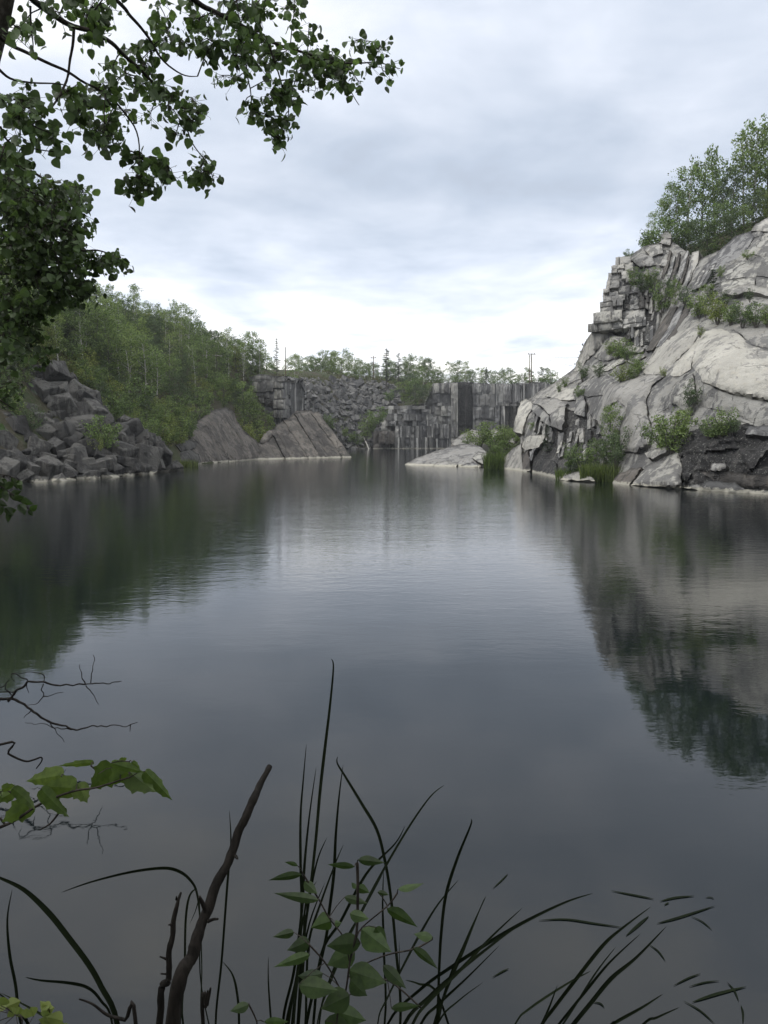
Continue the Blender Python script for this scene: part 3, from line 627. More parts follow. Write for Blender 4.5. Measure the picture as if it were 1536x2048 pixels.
# ------------------------------------------------------------------ left: sloping slabs, block outcrop
def build_left_rocks():
    a = empty('rock_slab', on_z(450, 926)); tag(a, 'smooth grey rounded rock slab sloping into the water beside the shrubs', 'rock')
    D1 = lambda x, y: 73.5 + (x - 385) * 0.115 + max(0, 930 - y) * 0.075
    slab('slab_face', [(360, 934), (368, 905), (378, 868), (392, 846), (420, 822), (452, 814), (468, 822), (474, 842), (486, 860), (512, 880), (526, 900), (520, 926), (450, 932), (400, 935)], D1, 'slabgrey', a, rnd=1.0, rough=0.25, thick=6, bulge=0.5, jag=1)
    for k, (p, q) in enumerate((((402, 854), (462, 924)), ((440, 838), (500, 915)), ((376, 880), (430, 926)))):
        (x0, y0), (x1, y1) = p, q
        slab('rib', [(x0, y0), (x0 + 10, y0 - 5), (x1 + 8, y1 - 3), (x1, y1 + 2)], D1, 'slabgrey', a, off=-0.42, rnd=0.25, rough=0.12, thick=1.2, step=4, jag=2)
    slab('ledge', [(352, 890), (372, 878), (396, 884), (390, 896), (362, 902)], D1, 'boulder', a, off=-1.0, rnd=0.3, thick=1.5)
    slab('ledge', [(358, 930), (360, 905), (378, 898), (398, 908), (404, 930)], D1, 'boulder', a, off=-1.2, rnd=0.7, thick=1.6, bulge=0.3)
    b = empty('rock_ridge', on_z(600, 920)); tag(b, 'grey tilted rock ridge of diagonal ribs ending in a point at the water', 'rock')
    D2 = lambda x, y: 89 + (x - 500) * 0.05 + max(0, 922 - y) * 0.09
    slab('core', [(498, 930), (512, 905), (540, 868), (552, 850), (575, 838), (592, 822), (622, 820), (640, 838), (662, 862), (686, 890), (703, 915), (700, 922), (600, 927)], D2, 'slabgrey', b, off=0.0, rnd=0.8, rough=0.3, thick=8, block=0.08, bsc=0.5)
    strips = [((505, 898), (530, 928)), ((522, 880), (556, 926)), ((538, 862), (582, 925)), ((556, 850), (612, 924)), ((572, 838), (640, 922)), ((586, 826), (662, 921)), ((606, 822), (684, 920)), ((624, 824), (703, 918))]
    for k, ((x0, y0), (x1, y1)) in enumerate(strips):
        w = (14, 22, 11, 18, 25, 13, 19, 16)[k]; x0 += (3, -4, 5, 0, -3, 4, -2, 0)[k]; x1 += (2, -5, 3, -2, 4, -4, 0, 0)[k]; y0 += (0, 6, -2, 9, 3, 0, 7, 2)[k]
        slab('rib', [(x0 - 2, y0), (x0 + w - 4, y0 - 3), (x1 + (0 if k > 5 else w * 0.4), y1 - (4 if k > 5 else 0)), (x1, y1), (x1 - w * 0.9, y1 + 1)], D2, 'slabgrey', b, off=-0.26 * (k % 3) - 0.1, rnd=0.25, rough=0.2, thick=2.2, step=4, jag=1.8)
    slab('ledge', [(520, 882), (528, 866), (545, 858), (548, 868), (534, 884), (524, 892)], D2, 'slabgrey', b, off=-0.6, rnd=0.6, thick=2, bulge=0.3)
    c = empty('block_outcrop', at(550, 830, 116)); tag(c, 'stack of squared granite blocks jutting out above the tilted ridge', 'rock outcrop')
    r = random.Random(3)
    D3 = lambda x, y: 116 - (x - 550) * 0.03 + (0 if x < 566 else (x - 566) * 0.25)
    slab('core', [(506, 756), (575, 752), (586, 770), (584, 830), (560, 850), (520, 845), (508, 800)], D3, 'dark_st', c, off=0.8, rnd=0.4, thick=8, rough=0.3)
    slab('cap_stone', [(498, 754), (520, 748), (560, 752), (582, 757), (578, 763), (546, 764), (500, 762)], D3, 'wallblock', c, off=-0.5, rnd=0.3, thick=4)
    for (x0, y0, x1, y1, mt) in ((504, 763, 520, 784, 'pale_st'), (520, 763, 532, 784, 'pale_st'), (532, 763, 546, 783, 'wallblock'), (546, 764, 560, 777, 'pale'), (560, 764, 569, 777, 'grey_st'), (569, 764, 580, 790, 'grey_st'), (506, 785, 524, 793, 'wallblock'), (524, 784, 538, 796, 'wallblock'), (538, 784, 548, 800, 'grey_st'),
                                 (548, 778, 566, 798, 'pale'), (566, 778, 574, 798, 'grey_st'), (507, 794, 528, 806, 'wallblock'), (528, 797, 546, 812, 'dark'), (546, 799, 568, 818, 'pale'), (568, 798, 582, 812, 'grey_st'), (522, 812, 544, 832, 'grey_st'), (544, 819, 566, 836, 'pale_st'), (566, 814, 580, 834, 'grey_st')):
        slab('granite_block', [(x0 + 0.4, y0 + 0.3), (x1 - 0.4, y0 + r.uniform(0, 1.5)), (x1 - 0.4, y1 - 0.4), (x0 + 0.4, y1 - r.uniform(0, 1.5))], D3, mt, c, off=-0.3 + r.uniform(-0.4, 0.4), rnd=0.15, rough=0.08, jag=0.4, thick=2.5, step=5, smooth=False)
build_left_rocks()

# ------------------------------------------------------------------ left rubble slope: single boulders
def left_base(px): return np.interp(px, [0, 50, 120, 200, 290, 350, 372], [972, 966, 962, 957, 949, 942, 938])
def boulder_Y(px, py):
    yb = left_base(px); return on_z(px, yb).y + 0.5 + max(0.0, yb - py) * 0.062

def build_boulders():
    protos = [hull_mesh('boulder', 'boulder', 40 + k, n=8 + (k * 3) % 5, jit=0.30 + 0.06 * (k % 4), bev=0.022) for k in range(18)]
    big = [(104, 752, 66, 40), (80, 750, 40, 44), (118, 782, 44, 32), (150, 782, 34, 52), (92, 790, 44, 44), (186, 800, 34, 36), (176, 806, 40, 34), (128, 812, 44, 48), (186, 826, 48, 36), (156, 824, 44, 40), (92, 840, 44, 46), (136, 854, 40, 26),
           (170, 852, 52, 34), (126, 870, 56, 54), (160, 870, 34, 30), (60, 880, 44, 44), (98, 868, 40, 34), (210, 842, 40, 28), (238, 864, 34, 30), (262, 856, 46, 38), (284, 872, 26, 32), (292, 882, 40, 26), (238, 905, 62, 36), (286, 918, 56, 50), (322, 906, 54, 34),
           (248, 925, 54, 26), (198, 934, 46, 26), (148, 918, 46, 44), (106, 940, 62, 62), (36, 926, 62, 54), (70, 900, 40, 46), (178, 900, 44, 40), (206, 880, 34, 30), (348, 930, 36, 24), (316, 930, 24, 26), (232, 940, 44, 20), (262, 942, 36, 20), (140, 946, 40, 24), (14, 945, 40, 50),
           (56, 820, 40, 40), (30, 860, 44, 44), (8, 890, 40, 50), (220, 925, 30, 30), (170, 930, 36, 32), (308, 888, 30, 24), (110, 900, 36, 36), (60, 780, 40, 40), (180, 958, 30, 12), (298, 944, 34, 14), (336, 942, 40, 12), (254, 954, 26, 12), (64, 960, 40, 14), (218, 952, 34, 14)]
    r = random.Random(9); region = [(0, 970), (0, 830), (40, 770), (70, 735), (130, 742), (160, 770), (196, 796), (212, 830), (268, 845), (300, 870), (345, 915), (370, 940), (290, 950), (120, 964)]
    extra = []
    while len(extra) < 240:
        x, y = r.uniform(-20, 370), r.uniform(740, 965)
        if in_poly(x, y, region): s = r.uniform(9, 28); extra.append((x, y, s * 1.15, s * r.uniform(0.6, 1.0)))
    x_mid = lambda x: 170 < x < 260
    for k, (px, py, w, h) in enumerate(big + extra):
        isbig = k < len(big)
        Y = boulder_Y(px, py) + (0.0 if isbig else (0.6 if k % 2 else -0.35)); s = px2m(Y); me = protos[k % len(protos)]
        o = inst('boulder', me); p = at(px, py, Y)
        d = 0.8 * (w + h) / 2 * s * r.uniform(0.9, 1.2)
        o.location = p; o.scale = (w * s * 1.2, d * 1.2, h * s * 1.18)
        o.rotation_euler = (r.uniform(-0.5, 0.5), r.uniform(-0.55, 0.55), r.uniform(-0.9, 0.9) + (math.pi if r.random() < 0.5 else 0))
        if k == 0: tag(o, 'large flat-topped angular boulder at the very top of the dark rubble slope', 'boulder')
        elif k == 3: tag(o, 'upright pale-streaked boulder just below the top of the rubble slope', 'boulder')
        elif k == 28: tag(o, 'big blocky boulder with a ribbed face standing in the water below the rubble', 'boulder')
        elif isbig:
            shp = 'flat' if h < 0.62 * w else ('upright' if h > 1.05 * w else 'blocky')
            plc = 'at the waterline of the rubble slope' if py > 922 else ('near the top of the rubble slope' if py < 805 else ('under the shrub in the middle of the rubble slope' if x_mid(px) else 'midway up the rubble slope'))
            tag(o, f'large {shp} dark boulder {plc}', 'boulder', f'large {shp} boulders {plc}')
        else:
            plc = 'at the waterline of the rubble' if py > 922 else ('near the top of the rubble slope' if py < 805 else 'midway up the rubble slope')
            tag(o, 'smaller dark angular boulder wedged among large ones ' + plc, 'boulder', 'small boulders ' + plc)
    return protos
build_boulders()

# far scree between outcrop and wall
def build_scree():
    r = random.Random(77); protos = [hull_mesh('scree_block', 'scree', 80 + k, n=8 + k % 4, jit=0.24, bev=0) for k in range(8)]
    region = [(584, 764), (640, 758), (700, 762), (760, 768), (800, 775), (800, 812), (764, 830), (756, 900), (700, 905), (640, 850), (590, 815)]
    pts = []; tries = 0
    while len(pts) < 1000 and tries < 9000:
        tries += 1
        x, y = r.uniform(584, 800), r.uniform(758, 905)
        if in_poly(x, y, region): pts.append((x, y, r.uniform(5, 10) if r.random() < 0.8 else r.uniform(10, 17)))
    pts.sort(key=lambda q: -q[2]); g = Geo()
    for k, (x, y, s) in enumerate(pts):
        p = ground_hit(x, y, 104) or at(x, y, 182); Y = p.y; m = px2m(Y) * s
        rot = (r.uniform(-0.7, 0.7), r.uniform(-0.7, 0.7), r.uniform(0, 6.28)); sc = (m * r.uniform(0.9, 1.6), m * r.uniform(0.9, 1.4), m * r.uniform(0.6, 1.0))
        if k < 290:
            o = inst('scree_block', protos[k % 8]); o.location = p; o.rotation_euler = rot; o.scale = sc
            tag(o, 'angular grey block in the far scree slope beside the quarry wall', 'rock', 'blocks of the far scree slope')
        else:
            Mx = Matrix.LocRotScale(p, __import__('mathutils').Euler(rot), Vector(sc)); me = protos[k % 8]; b = len(g.v)
            g.v += [Mx @ v.co for v in me.vertices]; g.f += [tuple(b + i for i in f.vertices) for f in me.polygons]
    o = g.build('scree', M['scree']); o['kind'] = 'stuff'; tag(o, 'small grey rubble filling the far scree slope', 'scree')
build_scree()

# ------------------------------------------------------------------ trees and shrubs (prototypes, height 1 unit = real metres at 6 m tall)
def rv(r): 
    while True:
        v = Vector((r.uniform(-1, 1), r.uniform(-1, 1), r.uniform(-1, 1)))
        if 0.05 < v.length < 1: return v
def clump(g, r, c, rad, n, size, flat=0.7):
    for _ in range(n):
        v = rv(r); v = v.normalized() * (v.length ** 0.6); p = c + Vector((v.x * rad, v.y * rad, v.z * rad * flat))
        a = rv(r).normalized(); b = a.cross(rv(r)); b = b.normalized() if b.length > 1e-3 else Vector((0, 0, 1))
        s = size * r.uniform(0.6, 1.3); g.quad(p, a * s, b * s * 0.62)

def make_broad(kind, seed):
    """broadleaf tree, 6 m tall: trunk mesh, crown mesh"""
    r = random.Random(seed); T = Geo(); L = Geo(); H = 6.0
    slim = kind == 'birch'
    n = 9; bend = Vector((r.uniform(-0.3, 0.3), r.uniform(-0.3, 0.3), 0)); P = []
    for i in range(n):
        t = i / (n - 1); P.append(Vector((bend.x * t * t + 0.08 * math.sin(5 * t + seed), bend.y * t * t + 0.08 * math.cos(4 * t + seed), H * 0.93 * t - 0.4 * (1 - t))))
    T.tube(P, [0.085 * (1 - 0.88 * i / (n - 1)) + 0.006 for i in range(n)], 6)
    nl = 24 if slim else 30
    for k in range(nl):
        t = (0.24 if slim else 0.12) + (0.74 if slim else 0.84) * (k / (nl - 1)) ** 0.9; b = P[0].lerp(P[-1], t); i = min(int(t * (n - 1)), n - 2); b = P[i].lerp(P[i + 1], t * (n - 1) - i)
        ang = k * 2.4 + r.uniform(-0.5, 0.5)
        prof = math.sin(math.pi * min(1, (t - 0.12) / 0.95)) ** 0.8
        ln = (1.15 if slim else 1.75) * (0.35 + 0.75 * prof) * r.uniform(0.65, 1.2)
        d = Vector((math.cos(ang), math.sin(ang), r.uniform(0.35, 1.0) if slim else r.uniform(0.1, 0.75))).normalized()
        e = b + d * ln; mid = b.lerp(e, 0.5) + Vector((0, 0, -0.06 * ln))
        T.tube([b, mid, e], [0.026 * (1.1 - t) + 0.008, 0.014 * (1.1 - t) + 0.006, 0.004], 4, False)
        for q in range(3 if slim else 4):
            c = b.lerp(e, r.uniform(0.45, 1.1)) + rv(r) * 0.34
            clump(L, r, c, r.uniform(0.24, 0.44) if slim else r.uniform(0.32, 0.58), r.randint(13, 26) if slim else r.randint(15, 30), 0.085 if slim else 0.095)
    clump(L, r, P[-1], 0.3, 26, 0.08, 1.4)
    return T, L
def make_conifer(seed, H=6.0):
    r = random.Random(seed); T = Geo(); L = Geo()
    T.tube([Vector((0, 0, -0.4)), Vector((0.03, 0, H * 0.5)), Vector((0, 0.02, H))], [0.09, 0.05, 0.006], 6)
    z = H * 0.16
    while z < H * 0.97:
        R = (1.35 * (1 - z / H) ** 0.8 + 0.08) * r.uniform(0.75, 1.15); nb = 6
        for k in range(nb):
            a = r.uniform(0, 6.28); e = Vector((math.cos(a) * R, math.sin(a) * R, z + 0.10 * R + r.uniform(-0.1, 0.1))); b = Vector((0, 0, z)); T.tube([b, e], [0.014, 0.004], 3, False)
            for q in range(int(7 + 15 * R)):
                t = r.uniform(0.15, 1.05); c = b.lerp(e, t) + rv(r) * 0.11
                d = (e - b).normalized(); s = Vector((-d.y, d.x, r.uniform(-0.4, 0.4))); L.quad(c, (d + rv(r) * 0.5) * 0.11, s * 0.05)
        z += H * 0.048
    return T, L
def make_shrub(seed, kind='maple'):
    """multi-stemmed shrub, 2 m tall, about 2 m wide"""
    r = random.Random(seed); T = Geo(); L = Geo()
    for k in range(9):
        a = k * 2.4 + r.uniform(-0.4, 0.4); R = r.uniform(0.25, 0.95); top = Vector((math.cos(a) * R, math.sin(a) * R, r.uniform(0.9, 1.9) * (1.05 - 0.35 * R)))
        T.tube([Vector((math.cos(a) * 0.06, math.sin(a) * 0.06, -0.35)), Vector((top.x * 0.4, top.y * 0.4, top.z * 0.5)), top], [0.026, 0.016, 0.004], 4)
        for q in range(9):
            c = Vector((top.x * 0.35, top.y * 0.35, top.z * 0.06)).lerp(top, r.uniform(0, 1.1)) + rv(r) * 0.2
            clump(L, r, c, r.uniform(0.14, 0.28), r.randint(14, 26), 0.05, 0.8)
    return T, L

PROTO = {}
def add_proto(kind, geo, leaf, bark, trunk_name):
    T, L = geo; PROTO.setdefault(kind, []).append((T.mesh(trunk_name, M[bark]), L.mesh('crown', M[leaf]), max(v.z for v in L.v), max(math.hypot(v.x, v.y) for v in L.v), trunk_name))
for k in range(4): add_proto('birch', make_broad('birch', 100 + k), 'leaf_birch', 'birchbark', 'trunk')
for k in range(4): add_proto('maple', make_broad('maple', 200 + k), 'leaf_maple', 'bark', 'trunk')
for k in range(2): add_proto('dark', make_broad('maple', 300 + k), 'leaf_dark', 'bark', 'trunk')
for k in range(2): add_proto('bright', make_broad('maple', 350 + k), 'leaf_bright', 'bark', 'trunk')
for k in range(3): add_proto('pine', make_conifer(400 + k), 'needle', 'bark', 'trunk')
for k in range(3): add_proto('shrub', make_shrub(500 + k), 'leaf_maple', 'bark', 'stems')
for k in range(2): add_proto('brightshrub', make_shrub(550 + k), 'leaf_bright', 'bark', 'stems')
for k in range(2): add_proto('darkshrub', make_shrub(570 + k), 'leaf_dark', 'bark', 'stems')
NAME = dict(birch='birch_tree', maple='broadleaf_tree', dark='broadleaf_tree', bright='broadleaf_tree', pine='pine_tree', shrub='shrub', brightshrub='shrub', darkshrub='shrub')
tr = random.Random(31)
def plant(kind, base, height, label, group=None, wide=1.0, var=None):
    pr = PROTO[kind]; tm, lm, H, R, tn = pr[tr.randrange(len(pr)) if var is None else var % len(pr)]
    s = height / H; e = empty(NAME[kind], base, tr.uniform(0, 6.28), (s * wide, s * wide, s))
    tag(e, label, 'shrub' if 'shrub' in kind else 'tree', group)
    inst(tn, tm, e); inst('crown', lm, e); return e
def tree_px(kind, px, pyb, pyt, Y, label, group=None, wide=1.0, var=None):
    b = at(px, pyb, Y); h = at(px, pyt, Y).z - b.z; return plant(kind, b, h, label, group, wide, var)

def hill_place(x, y):
    if x < 130: return 'above the dark rubble boulders'
    if x < 260: return 'above the foot of the rubble slope'
    if x < 390: return 'between the rubble and the grey slab'
    return 'above the grey slab towards the block outcrop'
def cliff_place(x, y):
    if y < 600: return 'beside the stepped block tower' if x < 1320 else ('in the gully under the cliff-top trees' if x < 1395 else 'on the upper faces of the right cliff')
    if y < 660: return 'on the ledge above the big pale dome' if x > 1390 else 'beside the dark alcove of the tower'
    if y < 800: return 'on the shoulder below the stepped tower' if x < 1300 else 'between the pale domes of the right cliff'
    return 'above the dark broken base of the cliff' if x > 1300 else 'in the dark recess beside the prow'
def build_forest():
    r = random.Random(58)
    low = ([0, 70, 130, 220, 300, 350, 380, 420, 460, 500, 525], [765, 735, 742, 850, 895, 905, 868, 812, 806, 790, 752])
    high = ([0, 100, 200, 270, 350, 420, 500, 525], [575, 640, 655, 664, 682, 712, 742, 746])
    pts = []
    for _ in range(6000):
        x = r.uniform(-40, 525); y0, y1 = np.interp(x, *high), np.interp(x, *low); y = r.uniform(y0, y1)
        f = (y - y0) / max(1, y1 - y0)
        if all(abs(x - a) > 17 - 5 * b2 or abs(y - b) > 13 for a, b, b2 in pts): pts.append((x, y, f))
        if len(pts) > 190: break
    for x, y, f in pts:
        p = ground_hit(x, y)
        if p is None: continue
        u = r.random()
        if f > 0.62 and x > 120:
            kind = r.choice(['brightshrub', 'shrub', 'shrub', 'darkshrub']); plant(kind, p, r.uniform(1.4, 2.8), {'brightshrub': 'yellow-green shrub', 'shrub': 'green shrub', 'darkshrub': 'dark green shrub'}[kind] + ' low on the left hillside ' + hill_place(x, y), kind + ' on the left hillside ' + hill_place(x, y), 1.2)
        elif u < 0.36: plant('birch', p, r.uniform(4.2, 6.8), 'pale-trunked birch on the left hillside ' + hill_place(x, y), 'birches ' + hill_place(x, y))
        elif u < 0.60: plant('maple', p, r.uniform(3.6, 6.0), 'leafy green broadleaf tree on the left hillside ' + hill_place(x, y), 'broadleaf trees ' + hill_place(x, y))
        elif u < 0.92: plant('dark', p, r.uniform(3.2, 5.2), 'dark green broadleaf tree on the left hillside ' + hill_place(x, y), 'dark trees ' + hill_place(x, y))
        else: plant('bright', p, r.uniform(2.6, 4.0), 'yellow-green young broadleaf tree on the left hillside ' + hill_place(x, y), 'bright trees ' + hill_place(x, y))
    # tall ones on the skyline
    tree_px('birch', 268, 668, 566, 104, 'tallest birch standing above the left hillside skyline', wide=0.8, var=0)
    tree_px('birch', 350, 690, 596, 110, 'thin-topped birch on the skyline right of the tallest birch', wide=0.7, var=1)
    tree_px('birch', 216, 668, 592, 98, 'birch on the skyline just beside the overhanging poplar foliage', wide=0.8, var=2)
    for x, t, k in ((170, 612, 'maple'), (240, 610, 'birch'), (296, 604, 'birch'), (322, 616, 'birch'), (376, 628, 'birch'), (390, 632, 'maple'), (412, 658, 'maple'), (438, 660, 'birch'), (460, 672, 'maple'), (480, 678, 'birch'), (502, 680, 'maple'), (520, 690, 'birch'), (140, 600, 'maple'), (110, 560, 'birch'), (80, 530, 'maple'), (50, 510, 'birch'), (20, 480, 'maple'), (-10, 470, 'birch')):
        Y = np.interp(x, [-10, 110, 200, 350, 520], [80, 92, 99, 111, 122]); yb = np.interp(x, *high) + 6
        tree_px(k, x, yb, t, Y, 'birch on the top edge of the left hillside' if k == 'birch' else 'broadleaf tree on the top edge of the left hillside', 'skyline trees of the left hillside' + (' birch' if k == 'birch' else ''), 0.85)
    for i, x in enumerate(np.arange(228, 535, 11)):
        x = x + r.uniform(-4, 4); k = ('birch', 'maple', 'dark', 'birch')[i % 4]; Y = np.interp(x, [200, 350, 520], [101, 113, 124]); yb = np.interp(x, *high) + 10
        tree_px(k, x, yb, yb - r.uniform(46, 74), Y, {'birch': 'airy birch', 'maple': 'leafy green tree', 'dark': 'dark green tree'}[k] + ' in the row along the crest of the left hill', 'crest row of the left hill ' + k, 0.95)
    tree_px('pine', 554, 756, 676, 122, 'thin open pine standing behind the block outcrop', wide=0.6, var=0)
    # trees between the two slabs
    for x, b, t, k in ((500, 870, 792, 'maple'), (488, 850, 760, 'maple'), (515, 860, 800, 'maple'), (506, 888, 838, 'brightshrub'), (522, 884, 832, 'shrub'), (472, 815, 760, 'dark'), (448, 812, 742, 'maple'), (540, 846, 822, 'shrub')):
        tree_px(k, x, b, t, 98 if k != 'brightshrub' else 95, ('dark' if k == 'dark' else 'leafy') + ' green tree in the cleft between the grey slab and the ridge' if 'shrub' not in k else ('yellow-green shrub low in the cleft between slab and ridge' if k == 'brightshrub' else 'green shrub in the cleft between slab and ridge'), 'trees in the cleft ' + k)
    # far rim
    rim = [(534, 700, 'maple'), (575, 712, 'birch'), (590, 706, 'birch'), (604, 716, 'maple'), (618, 712, 'birch'), (632, 708, 'maple'), (646, 699, 'birch'), (660, 704, 'maple'), (672, 700, 'birch'), (684, 695, 'maple'), (696, 710, 'birch'), (708, 716, 'maple'), (720, 714, 'birch'), (734, 722, 'maple'),
           (752, 728, 'birch'), (820, 706, 'maple'), (846, 734, 'birch'), (862, 740, 'maple'), (876, 730, 'maple'), (900, 722, 'birch'), (914, 718, 'maple'), (930, 722, 'birch'), (944, 738, 'maple'), (958, 734, 'birch'), (972, 734, 'pine'), (984, 744, 'birch'), (996, 750, 'maple'), (1008, 744, 'birch'), (1022, 752, 'maple'), (1037, 750, 'birch'), (1052, 754, 'maple'), (1068, 752, 'birch'), (1082, 754, 'maple'), (1100, 736, 'maple'), (1112, 744, 'birch'), (780, 720, 'maple'), (836, 728, 'maple')]
    rim_place = lambda x: 'above the far scree' if x < 765 else ('above the pale corner pillar' if x < 930 else ('between the wall pillar and the twin-post pole' if x < 1062 else 'beside the twin-post pole'))
    for x, t, k in rim:
        Y = 184 + (x * 7 % 9) if x > 590 else 150
        b = 772 if x < 860 else 770
        tree_px(k, x, b, t, Y, {'birch': 'small birch', 'maple': 'bushy green tree', 'pine': 'small dark pine'}[k] + ' on the far rim ' + rim_place(x), 'far rim ' + k + ' ' + rim_place(x), 1.05)
    for i, x in enumerate(np.arange(545, 1112, 7.5)):
        x = x + r.uniform(-3, 3); k = ('maple', 'birch', 'dark', 'maple', 'shrub')[i % 5]
        top = (r.uniform(708, 744) if x < 860 else r.uniform(732, 756)) if k != 'shrub' else r.uniform(748, 758)
        nm = {'maple': 'bushy green tree', 'birch': 'airy light birch', 'dark': 'dark dense tree', 'shrub': 'low rounded shrub'}[k]
        tree_px(k, x, 775 if k != 'shrub' else 771, top, (194 if k != 'shrub' else 186) + r.uniform(0, 6), nm + ' in the back row ' + rim_place(x), 'back row ' + k + ' ' + rim_place(x), 1.0 if k != 'shrub' else 1.6)
    tree_px('pine', 773, 774, 697, 181, 'tallest dark conifer on the far rim by the small pole', var=1, wide=1.15)
    tree_px('pine', 797, 774, 706, 182, 'dark conifer right of the tallest conifer on the far rim', var=2)
    for x, b, t, k, Y in ((830, 812, 752, 'maple', 172), (808, 806, 758, 'maple', 173), (846, 808, 768, 'dark', 171), (822, 800, 745, 'dark', 175), (858, 796, 764, 'maple', 174)):
        tree_px(k, x, b, t, Y, ('dark' if k == 'dark' else 'bushy') + ' green tree crowding the top of the quarry wall by the scree', 'trees at the head of the wall ' + k, 1.2)
    for x, b, t in ((660, 856, 826), (732, 872, 828), (756, 846, 812), (744, 862, 832), (690, 872, 850), (705, 882, 862), (780, 800, 778), (715, 888, 868)):
        tree_px('shrub', x, b, t, 158 if x > 680 else 152, 'green shrub growing on the far scree slope', 'shrubs on the far scree')
    # right cliff top
    for x, b, t, k, Y, w in ((1300, 502, 424, 'birch', 71, 0.9), (1318, 500, 395, 'birch', 72, 0.8), (1336, 496, 360, 'birch', 73, 0.8), (1352, 500, 372, 'maple', 72, 0.9), (1376, 510, 330, 'birch', 72, 0.95), (1402, 515, 293, 'maple', 73, 0.62), (1424, 505, 306, 'birch', 74, 0.9), (1444, 500, 350, 'birch', 72, 0.9), (1462, 490, 322, 'dark', 71, 0.65), (1484, 478, 275, 'birch', 73, 0.9), (1506, 470, 240, 'birch', 72, 0.9), (1530, 458, 222, 'maple', 72, 0.8), (1556, 450, 250, 'maple', 70, 0.8), (1590, 445, 240, 'maple', 70, 0.8)):
        tree_px(k, x, b, t, Y, ('tall leafy' if k == 'maple' else 'dark leafy') + ' tree in the stand on top of the right cliff' if k != 'birch' else 'light airy birch in the stand on top of the right cliff', 'right cliff top ' + k, w)
    for x, b, t, k, Y in ((1330, 506, 440, 'shrub', 68), (1356, 512, 440, 'maple', 68), (1388, 520, 435, 'dark', 67), (1412, 520, 440, 'dark', 65), (1436, 505, 402, 'maple', 64.5), (1462, 488, 420, 'dark', 63), (1486, 472, 405, 'maple', 63), (1510, 458, 385, 'dark', 64), (1536, 446, 380, 'bright', 63.5), (1370, 505, 440, 'dark', 69), (1308, 505, 462, 'shrub', 70)):
        tree_px(k, x, b, t, Y, {'shrub': 'low green shrub', 'dark': 'dark dense bush'}.get(k, 'dense green bush') + ' along the brink of the right cliff' if k != 'bright' else 'yellow-green bush along the brink of the right cliff', 'brink bushes ' + k, 1.15)
    # cliff shrubs
    for x, b, t, k, w in ((1262, 558, 532, 'shrub', 1.2), (1285, 584, 538, 'darkshrub', 1.2), (1300, 570, 530, 'shrub', 1.0), (1272, 575, 545, 'shrub', 1.2), (1325, 615, 560, 'shrub', 0.9), (1350, 612, 556, 'maple', 0.7), (1370, 606, 566, 'darkshrub', 1.0), (1338, 590, 548, 'darkshrub', 0.9), (1398, 628, 584, 'shrub', 1.2), (1412, 632, 566, 'maple', 0.9), (1436, 640, 586, 'brightshrub', 1.1), (1462, 642, 590, 'shrub', 1.2), (1486, 648, 600, 'darkshrub', 1.1), (1512, 646, 606, 'shrub', 1.1), (1534, 646, 600, 'shrub', 1.0), (1450, 610, 580, 'darkshrub', 1.2), (1500, 600, 574, 'darkshrub', 1.0),
                          (1236, 712, 672, 'shrub', 1.1), (1220, 708, 680, 'shrub', 1.0), (1256, 716, 684, 'shrub', 1.0), (1165, 758, 722, 'darkshrub', 1.0), (1198, 752, 722, 'darkshrub', 1.0), (1245, 762, 722, 'brightshrub', 1.2), (1276, 742, 704, 'shrub', 1.2), (1266, 756, 720, 'shrub', 1.0), (1158, 794, 770, 'shrub', 0.8), (1378, 812, 755, 'darkshrub', 0.8), (1340, 896, 818, 'shrub', 1.15), (1326, 890, 834, 'shrub', 1.1), (1360, 866, 812, 'shrub', 1.0), (1440, 870, 812, 'shrub', 1.2), (1418, 872, 838, 'shrub', 1.2), (1462, 866, 826, 'darkshrub', 1.0), (1222, 892, 802, 'maple', 1.0), (1232, 925, 850, 'darkshrub', 0.9),
                          (1130, 772, 752, 'shrub', 0.9), (1495, 516, 500, 'shrub', 1.2), (1118, 782, 764, 'shrub', 0.8), (1256, 514, 498, 'shrub', 1.0), (1400, 672, 650, 'brightshrub', 0.9), (1328, 752, 732, 'brightshrub', 0.9), (1440, 552, 530, 'shrub', 0.9)):
        Y = GD(x, b) - 0.9
        nm = {'shrub': 'green shrub ', 'darkshrub': 'dark green shrub ', 'brightshrub': 'yellow-green shrub ', 'maple': 'small broadleaf tree '}[k] + cliff_place(x, b)
        tree_px(k, x, b, t, Y, nm, 'cliff plants ' + k + ' ' + cliff_place(x, b), w)
    tree_px('pine', 1424, 622, 538, GD(1424, 622) - 0.8, 'small layered pine on the ledge of the right cliff', wide=1.2, var=0)
    tree_px('pine', 1094, 916, 850, 57.5, 'narrow dark conifer among the blocks at the foot of the prow', wide=0.9, var=1)
    for x, b, t, k, w in ((1168, 944, 886, 'shrub', 1.0), (1190, 946, 874, 'maple', 0.9), (1212, 948, 880, 'maple', 0.8), (1240, 945, 885, 'shrub', 1.0), (1266, 944, 876, 'brightshrub', 1.1), (1280, 940, 888, 'shrub', 1.0), (1150, 948, 905, 'darkshrub', 1.0), (1228, 930, 862, 'maple', 0.8), (1252, 952, 905, 'shrub', 1.1), (1140, 930, 886, 'shrub', 0.9)):
        tree_px(k, x, b, t, 48.2, {'shrub': 'green shrub behind the reeds at the foot of the right cliff', 'maple': 'young broadleaf tree behind the reeds at the foot of the right cliff', 'brightshrub': 'bright green shrub beside the striped pale slab at the water', 'darkshrub': 'dark shrub behind the reeds at the foot of the right cliff'}[k], 'plants behind the reeds ' + k, w)
